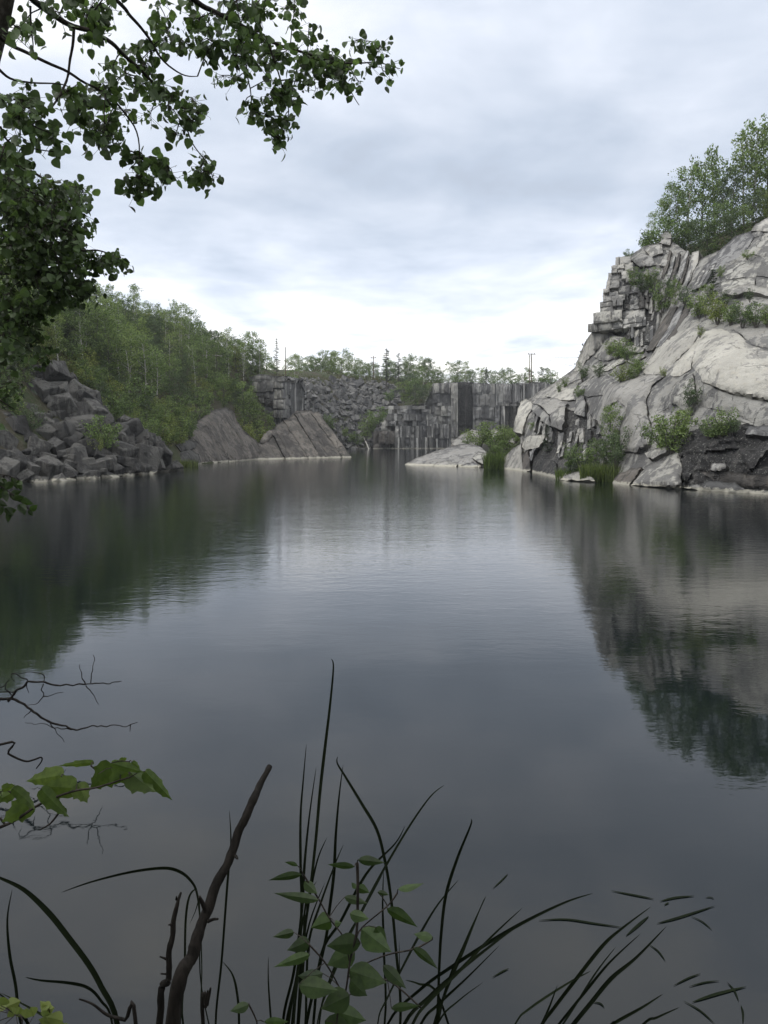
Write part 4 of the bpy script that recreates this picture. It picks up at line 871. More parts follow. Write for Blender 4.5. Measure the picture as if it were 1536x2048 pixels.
    for x, b, t, Y in ((960, 888, 850, 78), (985, 892, 842, 77), (1012, 895, 848, 75), (1032, 880, 852, 72), (990, 902, 866, 74.5), (1008, 912, 880, 72), (935, 892, 872, 79), (1045, 872, 846, 68), (1072, 860, 838, 63), (925, 874, 860, 84)):
        tree_px('shrub', x, b, t, Y, 'green shrub on the pale rocks behind the spit', 'shrubs behind the spit', 1.2)
    # shrub on the rubble
    for x, b, t, k in ((206, 890, 828, 'shrub'), (196, 905, 868, 'brightshrub'), (60, 860, 806, 'darkshrub'), (30, 830, 770, 'shrub'), (20, 800, 720, 'maple'), (50, 770, 690, 'maple'), (8, 760, 680, 'dark'), (75, 740, 670, 'bright')):
        tree_px(k, x, b, t, boulder_Y(x, b) - 0.6, {'shrub': 'green shrub growing between the dark rubble boulders', 'brightshrub': 'small yellow-green shrub growing between the dark rubble boulders', 'darkshrub': 'dark shrub growing between the rubble boulders', 'maple': 'young broadleaf tree at the upper edge of the rubble slope', 'dark': 'dark young tree at the upper edge of the rubble slope', 'bright': 'yellow-green young tree at the upper edge of the rubble slope'}[k], 'plants of the rubble ' + k)
    # undergrowth
    g = Geo(); cnt = 0
    for _ in range(1500):
        x = r.uniform(-60, 800); y0, y1 = (np.interp(x, *high), np.interp(x, *low)) if x < 525 else (762, 772); y = r.uniform(y0 - 8, y1)
        p = ground_hit(x, y)
        if p is not None: clump(g, r, p + Vector((0, 0, 0.25)), 0.6, 16, 0.10, 0.6)
    for _ in range(500):
        x = r.uniform(20, 45); y = r.uniform(64, 80); clump(g, r, Vector((x, y, ground_z(x, y) + 0.2)), 0.6, 14, 0.10, 0.6)
    for _ in range(700):
        x = r.uniform(-20, 60); y = r.uniform(181, 200); clump(g, r, Vector((x, y, ground_z(x, y) + 0.3)), 0.9, 14, 0.16, 0.6)
    o = g.build('undergrowth', M['under']); o['kind'] = 'stuff'; tag(o, 'low leafy undergrowth covering the hillsides and rims', 'undergrowth')
build_forest()

def build_birch_logs():
    for k, (a, b, Y, lab) in enumerate((((100, 680), (166, 676), 84, 'fallen white birch trunk lying across the upper left hillside'), ((218, 694), (256, 703), 90, 'short broken white birch log lying on the left hillside'), ((372, 690), (382, 702), 106, 'snapped white birch stub standing out among the hillside trees'), ((408, 711), (444, 712), 110, 'pale birch log lying level on the hillside near the block outcrop'))):
        p, q = at(*a, Y), at(*b, Y - 1.0); g = Geo(); m_ = p.lerp(q, 0.5) + Vector((0, 0, 0.12)); g.tube([p, m_, q], [0.07, 0.06, 0.04], 6); r = empty('birch_log', p); g2 = g.build('log', M['bleached'], r); tag(r, lab, 'log')
    g = Geo(); p, q = on_z(738, 899, -0.1), at(728, 875, 164); g.tube([p, q], [0.14, 0.10], 6); o = g.build('driftwood_pole', M['bleached']); tag(o, 'bleached pole leaning out of the water below the far scree', 'pole')
build_birch_logs()

# ------------------------------------------------------------------ utility poles and wires
def build_poles():
    def pole(px, pyt, pyb, Y, lab, arms, rad=0.16):
        b, t_ = at(px, pyb, Y), at(px, pyt, Y); r = empty('utility_pole', b); tag(r, lab, 'utility pole')
        g = Geo(); g.tube([b - Vector((0, 0, 0.5)), t_], [rad, rad * 0.7], 8); g.build('post', M['polewood'], r)
        for dz, half in arms:
            g = Geo(); c = t_ + Vector((0, -0.15, -dz)); g.tube([c - Vector((half, 0, 0)), c + Vector((half, 0, 0))], [0.09, 0.09], 5); a = g.build('crossarm', M['polewood'], r)
            for s in (-0.85, 0.85):
                g = Geo(); g.tube([c + Vector((s * half, 0, 0.05)), c + Vector((s * half, 0, 0.25)), c + Vector((s * half, 0, 0.34))], [0.05, 0.09, 0.04], 6); g.build('insulator', M['wire'], a)
        return r, t_
    Y = 186
    r, top = pole(1063, 707, 772, Y, 'twin-post utility pole with crossarm rising behind the quarry wall', [(0.15, 0.9)], 0.15)
    g = Geo(); b2 = at(1059, 772, Y); t2 = at(1059.5, 710, Y); g.tube([b2 - Vector((0, 0, 0.5)), t2], [0.13, 0.1], 8); g.build('post', M['polewood'], r)
    g = Geo(); g.tube([at(1063.5, 712, Y), at(1070, 770, Y + 3)], [0.03, 0.03], 4); g.build('guy_wire', M['wire'], r)
    for a, b, sag, lab in (((1061, 708), (960, 742), 0.6, 'upper power line running from the twin-post pole towards the rim trees'), ((1061, 711), (980, 752), 0.5, 'lower power line running from the twin-post pole towards the rim trees'), ((1065, 708), (1180, 712), 0.7, 'level power line running from the twin-post pole towards the right cliff'), ((1065, 709), (1190, 738), 0.6, 'slanting power line running from the twin-post pole towards the right cliff')):
        p, q = at(*a, Y), at(*b, Y + 14); pts = [p.lerp(q, t) - Vector((0, 0, sag * 4 * t * (1 - t))) for t in np.linspace(0, 1, 12)]
        g = Geo(); g.tube(pts, [0.028] * 12, 4); o = g.build('power_line', M['wire']); tag(o, lab, 'cable')
    pole(747, 711, 775, 188, 'small utility pole with a short crossarm beside the tallest conifer', [(0.6, 0.7)], 0.13)
    pole(571, 694, 760, 130, 'bare thin pole standing behind the block outcrop', [], 0.09)
build_poles()

# ------------------------------------------------------------------ reeds on the far shore
def build_reeds():
    r = random.Random(8)
    def reed_clump(x0, x1, yb, yt, n, Y, lab, mat='reed'):
        e = empty('reed_clump', on_z((x0 + x1) / 2, yb)); tag(e, lab, 'reeds')
        g = Geo()
        for _ in range(n):
            x = r.uniform(x0, x1); b = at(x, yb, Y + r.uniform(-0.8, 0.8)); b.z = -0.05
            h = (at(x, yt, Y).z) * r.uniform(0.4, 0.95); ln = Vector((r.uniform(-0.25, 0.25), r.uniform(-0.2, 0.2), 1)) * h; w = r.uniform(0.012, 0.024)
            a = r.uniform(0, 3.14); s = Vector((math.cos(a), math.sin(a), 0)) * w; m_ = b + ln * 0.6 - Vector((ln.x * 0.2, ln.y * 0.2, 0)); i = len(g.v)
            g.v += [b - s, b + s, m_ + s, m_ - s, b + ln]; g.f += [(i, i + 1, i + 2, i + 3), (i + 3, i + 2, i + 4)]
        o = g.build('blades', M[mat], e); o['kind'] = 'stuff'
    reed_clump(1112, 1168, 962, 928, 500, 48.6, 'sparse green reeds at the water below the prow blocks')
    reed_clump(1160, 1242, 966, 918, 1300, 46.8, 'dense yellow-green reed bed at the foot of the right cliff')
    reed_clump(968, 1008, 941, 895, 700, 64.5, 'upright pale reed tuft at the end of the rock spit')
    reed_clump(345, 396, 934, 914, 350, 69.5, 'small green reed patch between the rubble and the grey slab')
build_reeds()
# ------------------------------------------------------------------ foreground
ASPEN = [(0.0, 0.10), (0.06, 0.36), (0.2, 0.50), (0.42, 0.52), (0.66, 0.40), (0.86, 0.18), (1.0, 0.0)]
BIRCH = [(0.0, 0.04), (0.10, 0.30), (0.26, 0.47), (0.40, 0.50), (0.55, 0.42), (0.58, 0.40), (0.74, 0.27), (0.76, 0.24), (0.9, 0.09), (1.0, 0.0)]
MAPLE = [(0.0, 0.22), (0.06, 0.42), (0.22, 0.52), (0.40, 0.50), (0.50, 0.56), (0.56, 0.36), (0.70, 0.28), (0.76, 0.30), (0.84, 0.12), (1.0, 0.0)]
def blade(g, base, tip, width, shape, roll=0.0, fold=0.15, droop=0.1):
    ax = tip - base; view = (base - Vector((0, 0, EYE))).normalized(); side = ax.cross(view)
    side = side.normalized() if side.length > 1e-6 else Vector((1, 0, 0)); nr = side.cross(ax.normalized())
    side2 = side * math.cos(roll) + nr * math.sin(roll); nr2 = side2.cross(ax.normalized()).normalized()
    g.outline(base, ax, side2 * width, nr2, shape, fold, droop)
def local_leaf(name, shape, mat):
    """unit leaf hanging from its petiole: base at origin, blade along -Z"""
    g = Geo(); g.outline(Vector((0, 0, 0)), Vector((0, 0, -1)), Vector((1, 0, 0)), Vector((0, 1, 0)), shape, 0.22, 0.18); return g.mesh(name, M[mat])

def poplar(root_loc, label, trunk_pts, branches, regions, depthf, seed, leaf_m, nobj=290, per=7, twig=0.35):
    """overhanging poplar: trunk, limbs drawn through the picture, twigs with hanging leaves"""
    r = random.Random(seed); e = empty('poplar_tree', root_loc); tag(e, label, 'tree')
    g = Geo(); g.tube(catmull([p for p, _ in trunk_pts], 4), list(np.interp(np.linspace(0, 1, 4 * (len(trunk_pts) - 1) + 1), np.linspace(0, 1, len(trunk_pts)), [q for _, q in trunk_pts])), 10); g.build('trunk', M['bark'], e, True)
    nodes = []
    for k, (pl, r0, r1) in enumerate(branches):
        P = catmull([at(x, y, depthf(x, y)) if not isinstance(q, Vector) else q for q in pl for (x, y) in [((q[0], q[1]) if not isinstance(q, Vector) else (0, 0))]], 5)
        P = [p + Vector((0.012 * noise.noise(p * 9), 0.02 * noise.noise(p * 5), 0.012 * noise.noise(p * 8 + Vector((5, 1, 2))))) for p in P]
        g = Geo(); g.tube(P, list(np.linspace(r0, r1, len(P))), 6); g.build('branch', M['darkbark'], e, True); nodes += P
    leaves = []; tw = Geo()
    for poly, n, dj in regions:
        xs = [p[0] for p in poly]; ys = [p[1] for p in poly]; c = 0
        while c < n:
            x, y = r.uniform(min(xs), max(xs)), r.uniform(min(ys), max(ys))
            if not in_poly(x, y, poly): continue
            c += 1; q = at(x, y, depthf(x, y) + r.uniform(-dj, dj))
            b = min(nodes, key=lambda p: (p - q).length); L = (q - b).length
            if L > 0.05:
                mid = b.lerp(q, 0.5) + Vector((0, 0, 0.10 * L)); tw.tube([b, mid, q], [0.0035, 0.0028, 0.0016], 4, False)
                if L > 0.2: nodes.append(mid)
                nodes.append(q)
            for _ in range(per):
                a = b.lerp(q, r.uniform(0.55, 1.08)); st = a + Vector((r.uniform(-1, 1), r.uniform(-1, 1), r.uniform(-0.9, 0.35))).normalized() * leaf_m * r.uniform(0.5, 2.6)
                tw.tube([a, st], [0.0011, 0.0008], 3, False); leaves.append((st, leaf_m * r.choice((0.45, 0.7, 0.9, 1.05, 1.25)) * r.uniform(0.85, 1.15), (r.gauss(0, 0.75), r.gauss(0, 0.65), r.uniform(0, 6.28))))
    tw.build('twigs', M['darkbark'], e)
    lm = local_leaf('leaf', ASPEN, 'leaf_poplar'); inframe = []
    for p, s, rot in leaves:
        x, y = pix(p); inframe.append(not (-10 < x < 1546 and -10 < y < 2058))
    order = sorted(range(len(leaves)), key=lambda i: (inframe[i], -leaves[i][1] / leaves[i][0].y)); G_ = Geo()
    from mathutils import Euler
    for n, i in enumerate(order):
        p, s, rot = leaves[i]
        if n < nobj:
            o = inst('leaf', lm, e); o.matrix_parent_inverse = e.matrix_world.inverted(); o.location = p; o.rotation_euler = rot; o.scale = (s, s, s)
        else:
            Mx = Matrix.LocRotScale(p, Euler(rot), Vector((s, s, s))); b = len(G_.v); G_.v += [Mx @ v.co for v in lm.vertices]; G_.f += [tuple(b + j for j in f.vertices) for f in lm.polygons]
    o = G_.build('crown', M['leaf_poplar'], e); o['kind'] = 'stuff'

def build_poplars():
    z5 = lambda *p: [(x / 1.873, y / 1.873) for x, y in p]
    dA = lambda x, y: 3.1 + max(0, x) * 0.0022
    tb = Vector((-2.75, 4.0, ground_z(-2.9, 4.0) - 0.3)); tb.x = -3.1
    V = Vector
    trunk = [(V((-3.0, 4.0, 0.0)), 0.13), (V((-2.7, 3.9, 2.0)), 0.115), (at(-90, 330, 3.5), 0.10), (at(-25, 110, 3.3), 0.05), (at(14, -40, 3.2), 0.04), (at(60, -300, 3.2), 0.03), (at(80, -600, 3.3), 0.02)]
    br = [([(22, -40)] + z5((200, 60), (280, 105), (400, 150), (470, 215), (560, 300), (620, 350), (690, 400), (750, 430)), 0.013, 0.003),
          (z5((280, 105), (270, 200), (240, 330), (160, 430), (100, 480)), 0.007, 0.003),
          ([(-25, 110)] + z5((0, 260), (60, 300), (200, 310), (260, 330)), 0.007, 0.002),
          ([(90, -120)] + z5((440, 0), (490, 60), (550, 130), (600, 210), (680, 280), (740, 290)), 0.010, 0.002),
          ([(60, -300), (240, -110)] + z5((730, 0), (800, 40), (920, 110), (1000, 150), (1150, 200), (1300, 240), (1400, 232), (1500, 262)), 0.016, 0.002),
          (z5((0, 130), (60, 180), (190, 235), (300, 300), (420, 380), (500, 480), (520, 600), (500, 740)), 0.008, 0.002),
          (z5((900, 105), (930, 300), (950, 420)), 0.005, 0.002), (z5((1000, 150), (1050, 300), (1080, 420), (1050, 530)), 0.005, 0.002), (z5((1250, 230), (1300, 320), (1350, 395)), 0.004, 0.002),
          (z5((690, 400), (710, 520), (770, 600), (800, 690)), 0.004, 0.0015), ([(-30, 150)] + z5((0, 350), (50, 420), (120, 470), (200, 500)), 0.007, 0.002), (z5((0, 470), (50, 540), (240, 570)), 0.005, 0.002),
          (z5((120, 30), (115, 110), (120, 180)), 0.005, 0.002), ([(240, -110), (420, -90), (600, -60)], 0.012, 0.004)]
    R = [(z5((100, 0), (390, 0), (360, 60), (200, 60), (120, 50)), 5, 0.1), (z5((20, 60), (200, 120), (240, 230), (100, 260), (40, 130)), 3, 0.25),
         (z5((330, 0), (430, 20), (420, 170), (340, 160), (310, 90)), 5, 0.15), (z5((390, 190), (520, 170), (560, 260), (520, 340), (420, 260)), 7, 0.15), (z5((520, 130), (640, 130), (670, 230), (560, 200)), 3, 0.1),
         (z5((520, 0), (1160, 0), (1180, 90), (1260, 160), (1290, 220), (1180, 330), (1000, 300), (880, 220), (740, 220), (640, 120), (570, 60)), 62, 0.3),
         (z5((1150, 160), (1300, 180), (1360, 350), (1200, 400), (1130, 300)), 15, 0.25), (z5((1320, 150), (1420, 150), (1500, 280), (1440, 300), (1340, 230)), 7, 0.1),
         (z5((820, 250), (900, 270), (870, 320), (830, 300)), 2, 0.1), (z5((900, 340), (1130, 320), (1130, 440), (1080, 480), (920, 460), (890, 420)), 14, 0.2), (z5((1030, 470), (1090, 470), (1060, 540), (1025, 530)), 2, 0.1),
         (z5((210, 270), (480, 300), (520, 470), (420, 540), (320, 520), (250, 420)), 21, 0.25), (z5((480, 300), (680, 310), (750, 410), (770, 490), (620, 520), (500, 450)), 16, 0.2), (z5((460, 540), (640, 560), (690, 660), (600, 690), (500, 680)), 12, 0.15), (z5((480, 690), (550, 680), (530, 760), (485, 760)), 2, 0.1),
         (z5((690, 500), (760, 540), (800, 640), (800, 720), (760, 700), (690, 600)), 6, 0.1), (z5((20, 380), (150, 400), (250, 530), (180, 560), (60, 560), (20, 480)), 9, 0.15), (z5((60, 320), (140, 330), (140, 400), (70, 380)), 3, 0.1), (z5((0, 560), (100, 560), (100, 600), (0, 600)), 2, 0.1),
         ([(150, -150), (620, -120), (640, -30), (150, -30)], 26, 0.4)]
    poplar((-3.0, 4.0, 0.0), 'poplar with thin leafy branches hanging over the water against the sky', trunk, br, R, dA, 4, 0.036, 290, 15)
    # the denser, lower poplar further along the bank
    dB = lambda x, y: 5.6 + max(0, x) * 0.001
    z3 = lambda *p: [(x / 4.36, 250 + y / 4.36) for x, y in p]
    trunk = [(V((-5.6, 6.6, ground_z(-5.6, 6.6) - 0.3)), 0.16), (V((-5.2, 6.4, 2.0)), 0.14), (at(-190, 560, 6.0), 0.12), (at(-150, 360, 5.9), 0.09), (at(-110, 150, 5.8), 0.05), (at(-100, -50, 5.8), 0.02)]
    br = [([(-150, 360)] + z3((0, 200), (120, 330), (330, 430), (480, 520), (720, 540)), 0.018, 0.003), ([(-190, 560), (-80, 480)] + z3((60, 700), (330, 760), (600, 780), (690, 800)), 0.018, 0.003), ([(-190, 560)] + z3((0, 1040), (330, 980), (640, 1080), (850, 1100), (1050, 1160)), 0.018, 0.003),
          ([(-190, 600)] + z3((0, 1300), (300, 1320), (620, 1400), (780, 1480)), 0.016, 0.003), ([(-150, 360)] + z3((0, 470), (200, 560), (420, 640)), 0.014, 0.003), ([(-190, 620)] + z3((0, 1500), (250, 1500), (240, 1700), (300, 1850)), 0.013, 0.003), ([(-190, 640), (-60, 700), (20, 690)], 0.012, 0.003), ([(-190, 660), (-80, 760), (0, 800), (30, 820)], 0.012, 0.003), ([(-150, 360), (-60, 300), (0, 310)], 0.012, 0.003)]
    R = [(z3((0, 200), (120, 300), (330, 420), (480, 500), (480, 700), (0, 700)), 60, 0.5), (z3((480, 500), (740, 480), (790, 600), (700, 740), (480, 700)), 16, 0.4), (z3((0, 700), (500, 700), (540, 900), (0, 900)), 58, 0.5), (z3((520, 760), (720, 740), (740, 920), (540, 900)), 13, 0.3),
         (z3((0, 900), (720, 900), (740, 1120), (0, 1180)), 62, 0.5), (z3((740, 1060), (1060, 1100), (1060, 1240), (740, 1240)), 14, 0.25), (z3((0, 1180), (720, 1130), (680, 1400), (0, 1400)), 56, 0.5), (z3((640, 1280), (800, 1350), (790, 1560), (660, 1540)), 9, 0.25), (z3((0, 1400), (650, 1400), (600, 1560), (200, 1600), (0, 1650)), 34, 0.5), (z3((200, 1560), (380, 1560), (340, 1900), (240, 1900)), 9, 0.25), (z3((0, 1600), (180, 1600), (160, 1800), (0, 1900)), 10, 0.4),
         ([(-60, 620), (100, 620), (110, 700), (50, 770), (0, 860), (-60, 880)], 40, 0.5), ([(-150, 250), (0, 290), (0, 700), (-170, 720)], 60, 0.6)]
    poplar((-5.6, 6.6, ground_z(-5.6, 6.6)), 'dense dark poplar leaning over the left bank below the hanging branches', trunk, br, R, dB, 14, 0.046, 290, 13)
build_poplars()

def leafy_spray(name, label, cat, root, stems, leaves, Y, shape, leafmat_, stem_mat, seed, conv, stem_r=(0.004, 0.0015), tilt=0.35):
    r = random.Random(seed); e = empty(name, root); tag(e, label, cat)
    for k, pl in enumerate(stems):
        P = [q if isinstance(q, Vector) else at(*conv(*q), Y + (0.02 * k if k else 0)) for q in pl]; P = catmull(P, 4); g = Geo(); g.tube(P, list(np.linspace(stem_r[0] if k == 0 else stem_r[0] * 0.6, stem_r[1], len(P))), 6); g.build('stem' if k == 0 else 'twig', M[stem_mat], e, True)
    SP = [at(*conv(*q), Y) for pl in stems for q in pl if not isinstance(q, Vector)]
    for (bx, by, tx, ty, w) in leaves:
        d = r.uniform(-0.05, 0.05); b = at(*conv(bx, by), Y + d); L = (at(*conv(tx, ty), Y) - at(*conv(bx, by), Y)).length; t_ = at(*conv(tx, ty), Y + d + r.uniform(-tilt, tilt) * L)
        wm = (at(*conv(bx + w, by), Y) - at(*conv(bx, by), Y)).length
        g = Geo(); blade(g, b, t_, wm, shape, r.uniform(-0.5, 0.5), r.uniform(0.1, 0.55), r.uniform(-0.05, 0.4))
        n = min(SP, key=lambda p: (p - b).length)
        lf = g.build('leaf', M[leafmat_], e)
        if (n - b).length < 0.25:
            pg = Geo(); pg.tube([n, n.lerp(b, 0.5) + Vector((0, 0, 0.004)), b], [0.0014, 0.0012, 0.001], 4, False); pg.build('petiole', M[stem_mat], lf)
    return e

def build_sprays():
    cz1 = lambda u, v: (400 + u / 2.56, 1300 + v / 2.56); cz7 = lambda u, v: (u / 3.657, 1280 + v / 3.657); ident = lambda u, v: (u, v)
    Yb = 1.75; root = Vector((-0.12, 1.8, ground_z(-0.12, 1.8)))
    stems = [[(805, 1090), (808, 1200), (805, 1400), (795, 1480), (770, 1580), (745, 1750), (700, 1915), Vector((-0.11, 1.78, 0.9)), root], [(530, 1150), (610, 1280), (660, 1370), (740, 1480), (765, 1600)], [(560, 1510), (640, 1600), (710, 1720), (735, 1790)], [(1010, 1245), (960, 1310), (830, 1420), (798, 1480)], [(1190, 1480), (1100, 1530), (960, 1560), (820, 1620), (758, 1680)], [(1130, 1830), (960, 1690), (850, 1720), (742, 1780)], [(250, 1815), (290, 1900), (330, 2040), (600, 2150)]]
    leaves = [(810, 1075, 945, 1085, 48), (790, 1110, 650, 1095, 34), (520, 1150, 355, 1165, 42), (500, 1105, 435, 1078, 22), (535, 1185, 600, 1250, 55), (605, 1280, 400, 1250, 48), (810, 1215, 865, 1240, 48), (800, 1220, 775, 1190, 28), (740, 1265, 858, 1300, 44), (768, 1350, 864, 1380, 60), (670, 1390, 578, 1410, 95), (690, 1395, 722, 1400, 34), (828, 1430, 978, 1550, 125), (1015, 1225, 1140, 1215, 38), (910, 1240, 972, 1250, 26), (958, 1325, 1112, 1408, 62),
              (480, 1445, 378, 1468, 46), (1190, 1470, 1093, 1460, 52), (1090, 1525, 1222, 1628, 48), (558, 1490, 458, 1535, 76), (562, 1560, 400, 1612, 54), (822, 1500, 648, 1512, 100), (792, 1545, 655, 1610, 115), (938, 1615, 1058, 1735, 64), (765, 1640, 945, 1710, 130), (628, 1655, 498, 1695, 82), (505, 1715, 708, 1745, 100), (765, 1770, 622, 1835, 120), (690, 1850, 855, 1900, 92), (980, 1835, 1122, 1815, 42), (250, 1815, 155, 1855, 52), (640, 1900, 780, 1940, 90), (330, 1905, 460, 1895, 40), (770, 1690, 850, 1770, 90), (900, 1420, 960, 1520, 70)]
    leafy_spray('birch_sapling', 'young birch sapling with toothed dark green leaves in front of the cattails', 'sapling', root, stems, leaves, Yb, BIRCH, 'leaf_sapling', 'darkbark', 3, cz1)
    root = Vector((-1.75, 1.7, ground_z(-1.75, 1.7)))
    stems = [[root, Vector((-1.45, 1.7, 1.5)), (-260, 1480), (0, 1370), (110, 1320), (260, 1220), (380, 1160), (560, 1100), (700, 1080), (880, 1025), (960, 1000)], [(380, 1160), (300, 1100)], [(510, 1120), (450, 1000)], [(690, 1080), (720, 980), (665, 920)], [(0, 1300), (45, 1350), (110, 1320)], [(215, 1230), (210, 1150), (95, 1130), (0, 1110)], [(950, 990), (945, 890)], [(440, 1250), (370, 1340), (290, 1390)]]
    leaves = [(465, 985, 175, 1035, 140), (555, 1085, 325, 1060, 160), (300, 1090, 480, 1290, 110), (565, 1050, 640, 1195, 125), (685, 895, 418, 922, 48), (830, 930, 660, 1090, 190), (930, 960, 790, 1060, 150), (950, 965, 1130, 1130, 165), (1060, 960, 1268, 1175, 100), (812, 900, 1066, 972, 66), (878, 892, 930, 858, 42), (90, 1085, 290, 1225, 84), (240, 1190, 5, 1330, 165), (95, 1115, -30, 1180, 95), (15, 1095, 110, 1050, 60), (965, 892, 1022, 930, 34), (10, 1140, -90, 1130, 90), (470, 1230, 478, 1300, 34)]
    leafy_spray('maple_branch', 'low branch with lit yellow-green maple leaves reaching over the water', 'branch', root, stems, leaves, 1.7, MAPLE, 'leaf_branch', 'darkbark', 6, cz7, (0.005, 0.0018), 0.5)
    # small leafy sprig at the left edge
    root = Vector((-4.5, 4.4, ground_z(-4.5, 4.4))); r = random.Random(12)
    stems = [[root, Vector((-3.2, 4.2, 1.9)), (-150, 900), (-40, 950), (20, 985), (60, 1020)], [(-40, 950), (10, 950), (40, 962)], [(-100, 930), (-20, 1000), (20, 1025)]]
    lv = []
    for (x0, y0, x1, y1, n) in ((-40, 945, 60, 1020, 26), (-40, 950, 42, 962, 16), (-80, 950, 20, 1028, 18)):
        for k in range(n):
            t = (k + 0.5) / n; x, y = x0 + (x1 - x0) * t, y0 + (y1 - y0) * t; a = r.uniform(-0.4, 2.2); L = r.uniform(16, 26); lv.append((x + r.uniform(-6, 6), y + r.uniform(-6, 6), x + math.cos(a) * L, y + math.sin(a) * L, L * 0.6))
    leafy_spray('leafy_sprig', 'leafy sprig hanging low at the left bank beside the rubble', 'branch', root, stems, lv, 4.0, BIRCH, 'leaf_sapling', 'darkbark', 8, ident, (0.006, 0.002))
    # ground plants at the foot of the bank
    root = Vector((-1.35, 2.25, ground_z(-1.35, 2.25))); lv = []
    for k in range(22):
        x, y = r.uniform(-40, 130), r.uniform(2005, 2075); a = r.uniform(-2.8, -0.3); L = r.uniform(22, 40); lv.append((x, y, x + math.cos(a) * L, y + math.sin(a) * L * 0.6, L * 0.7))
    leafy_spray('bank_plant', 'low light green leaves at the foot of the bank below the curved cattail blades', 'plant', root, [[root, (40, 2080), (30, 2030)], [(40, 2080), (100, 2030)]], lv, 2.1, BIRCH, 'leaf_bright', 'darkbark', 9, ident)
build_sprays()

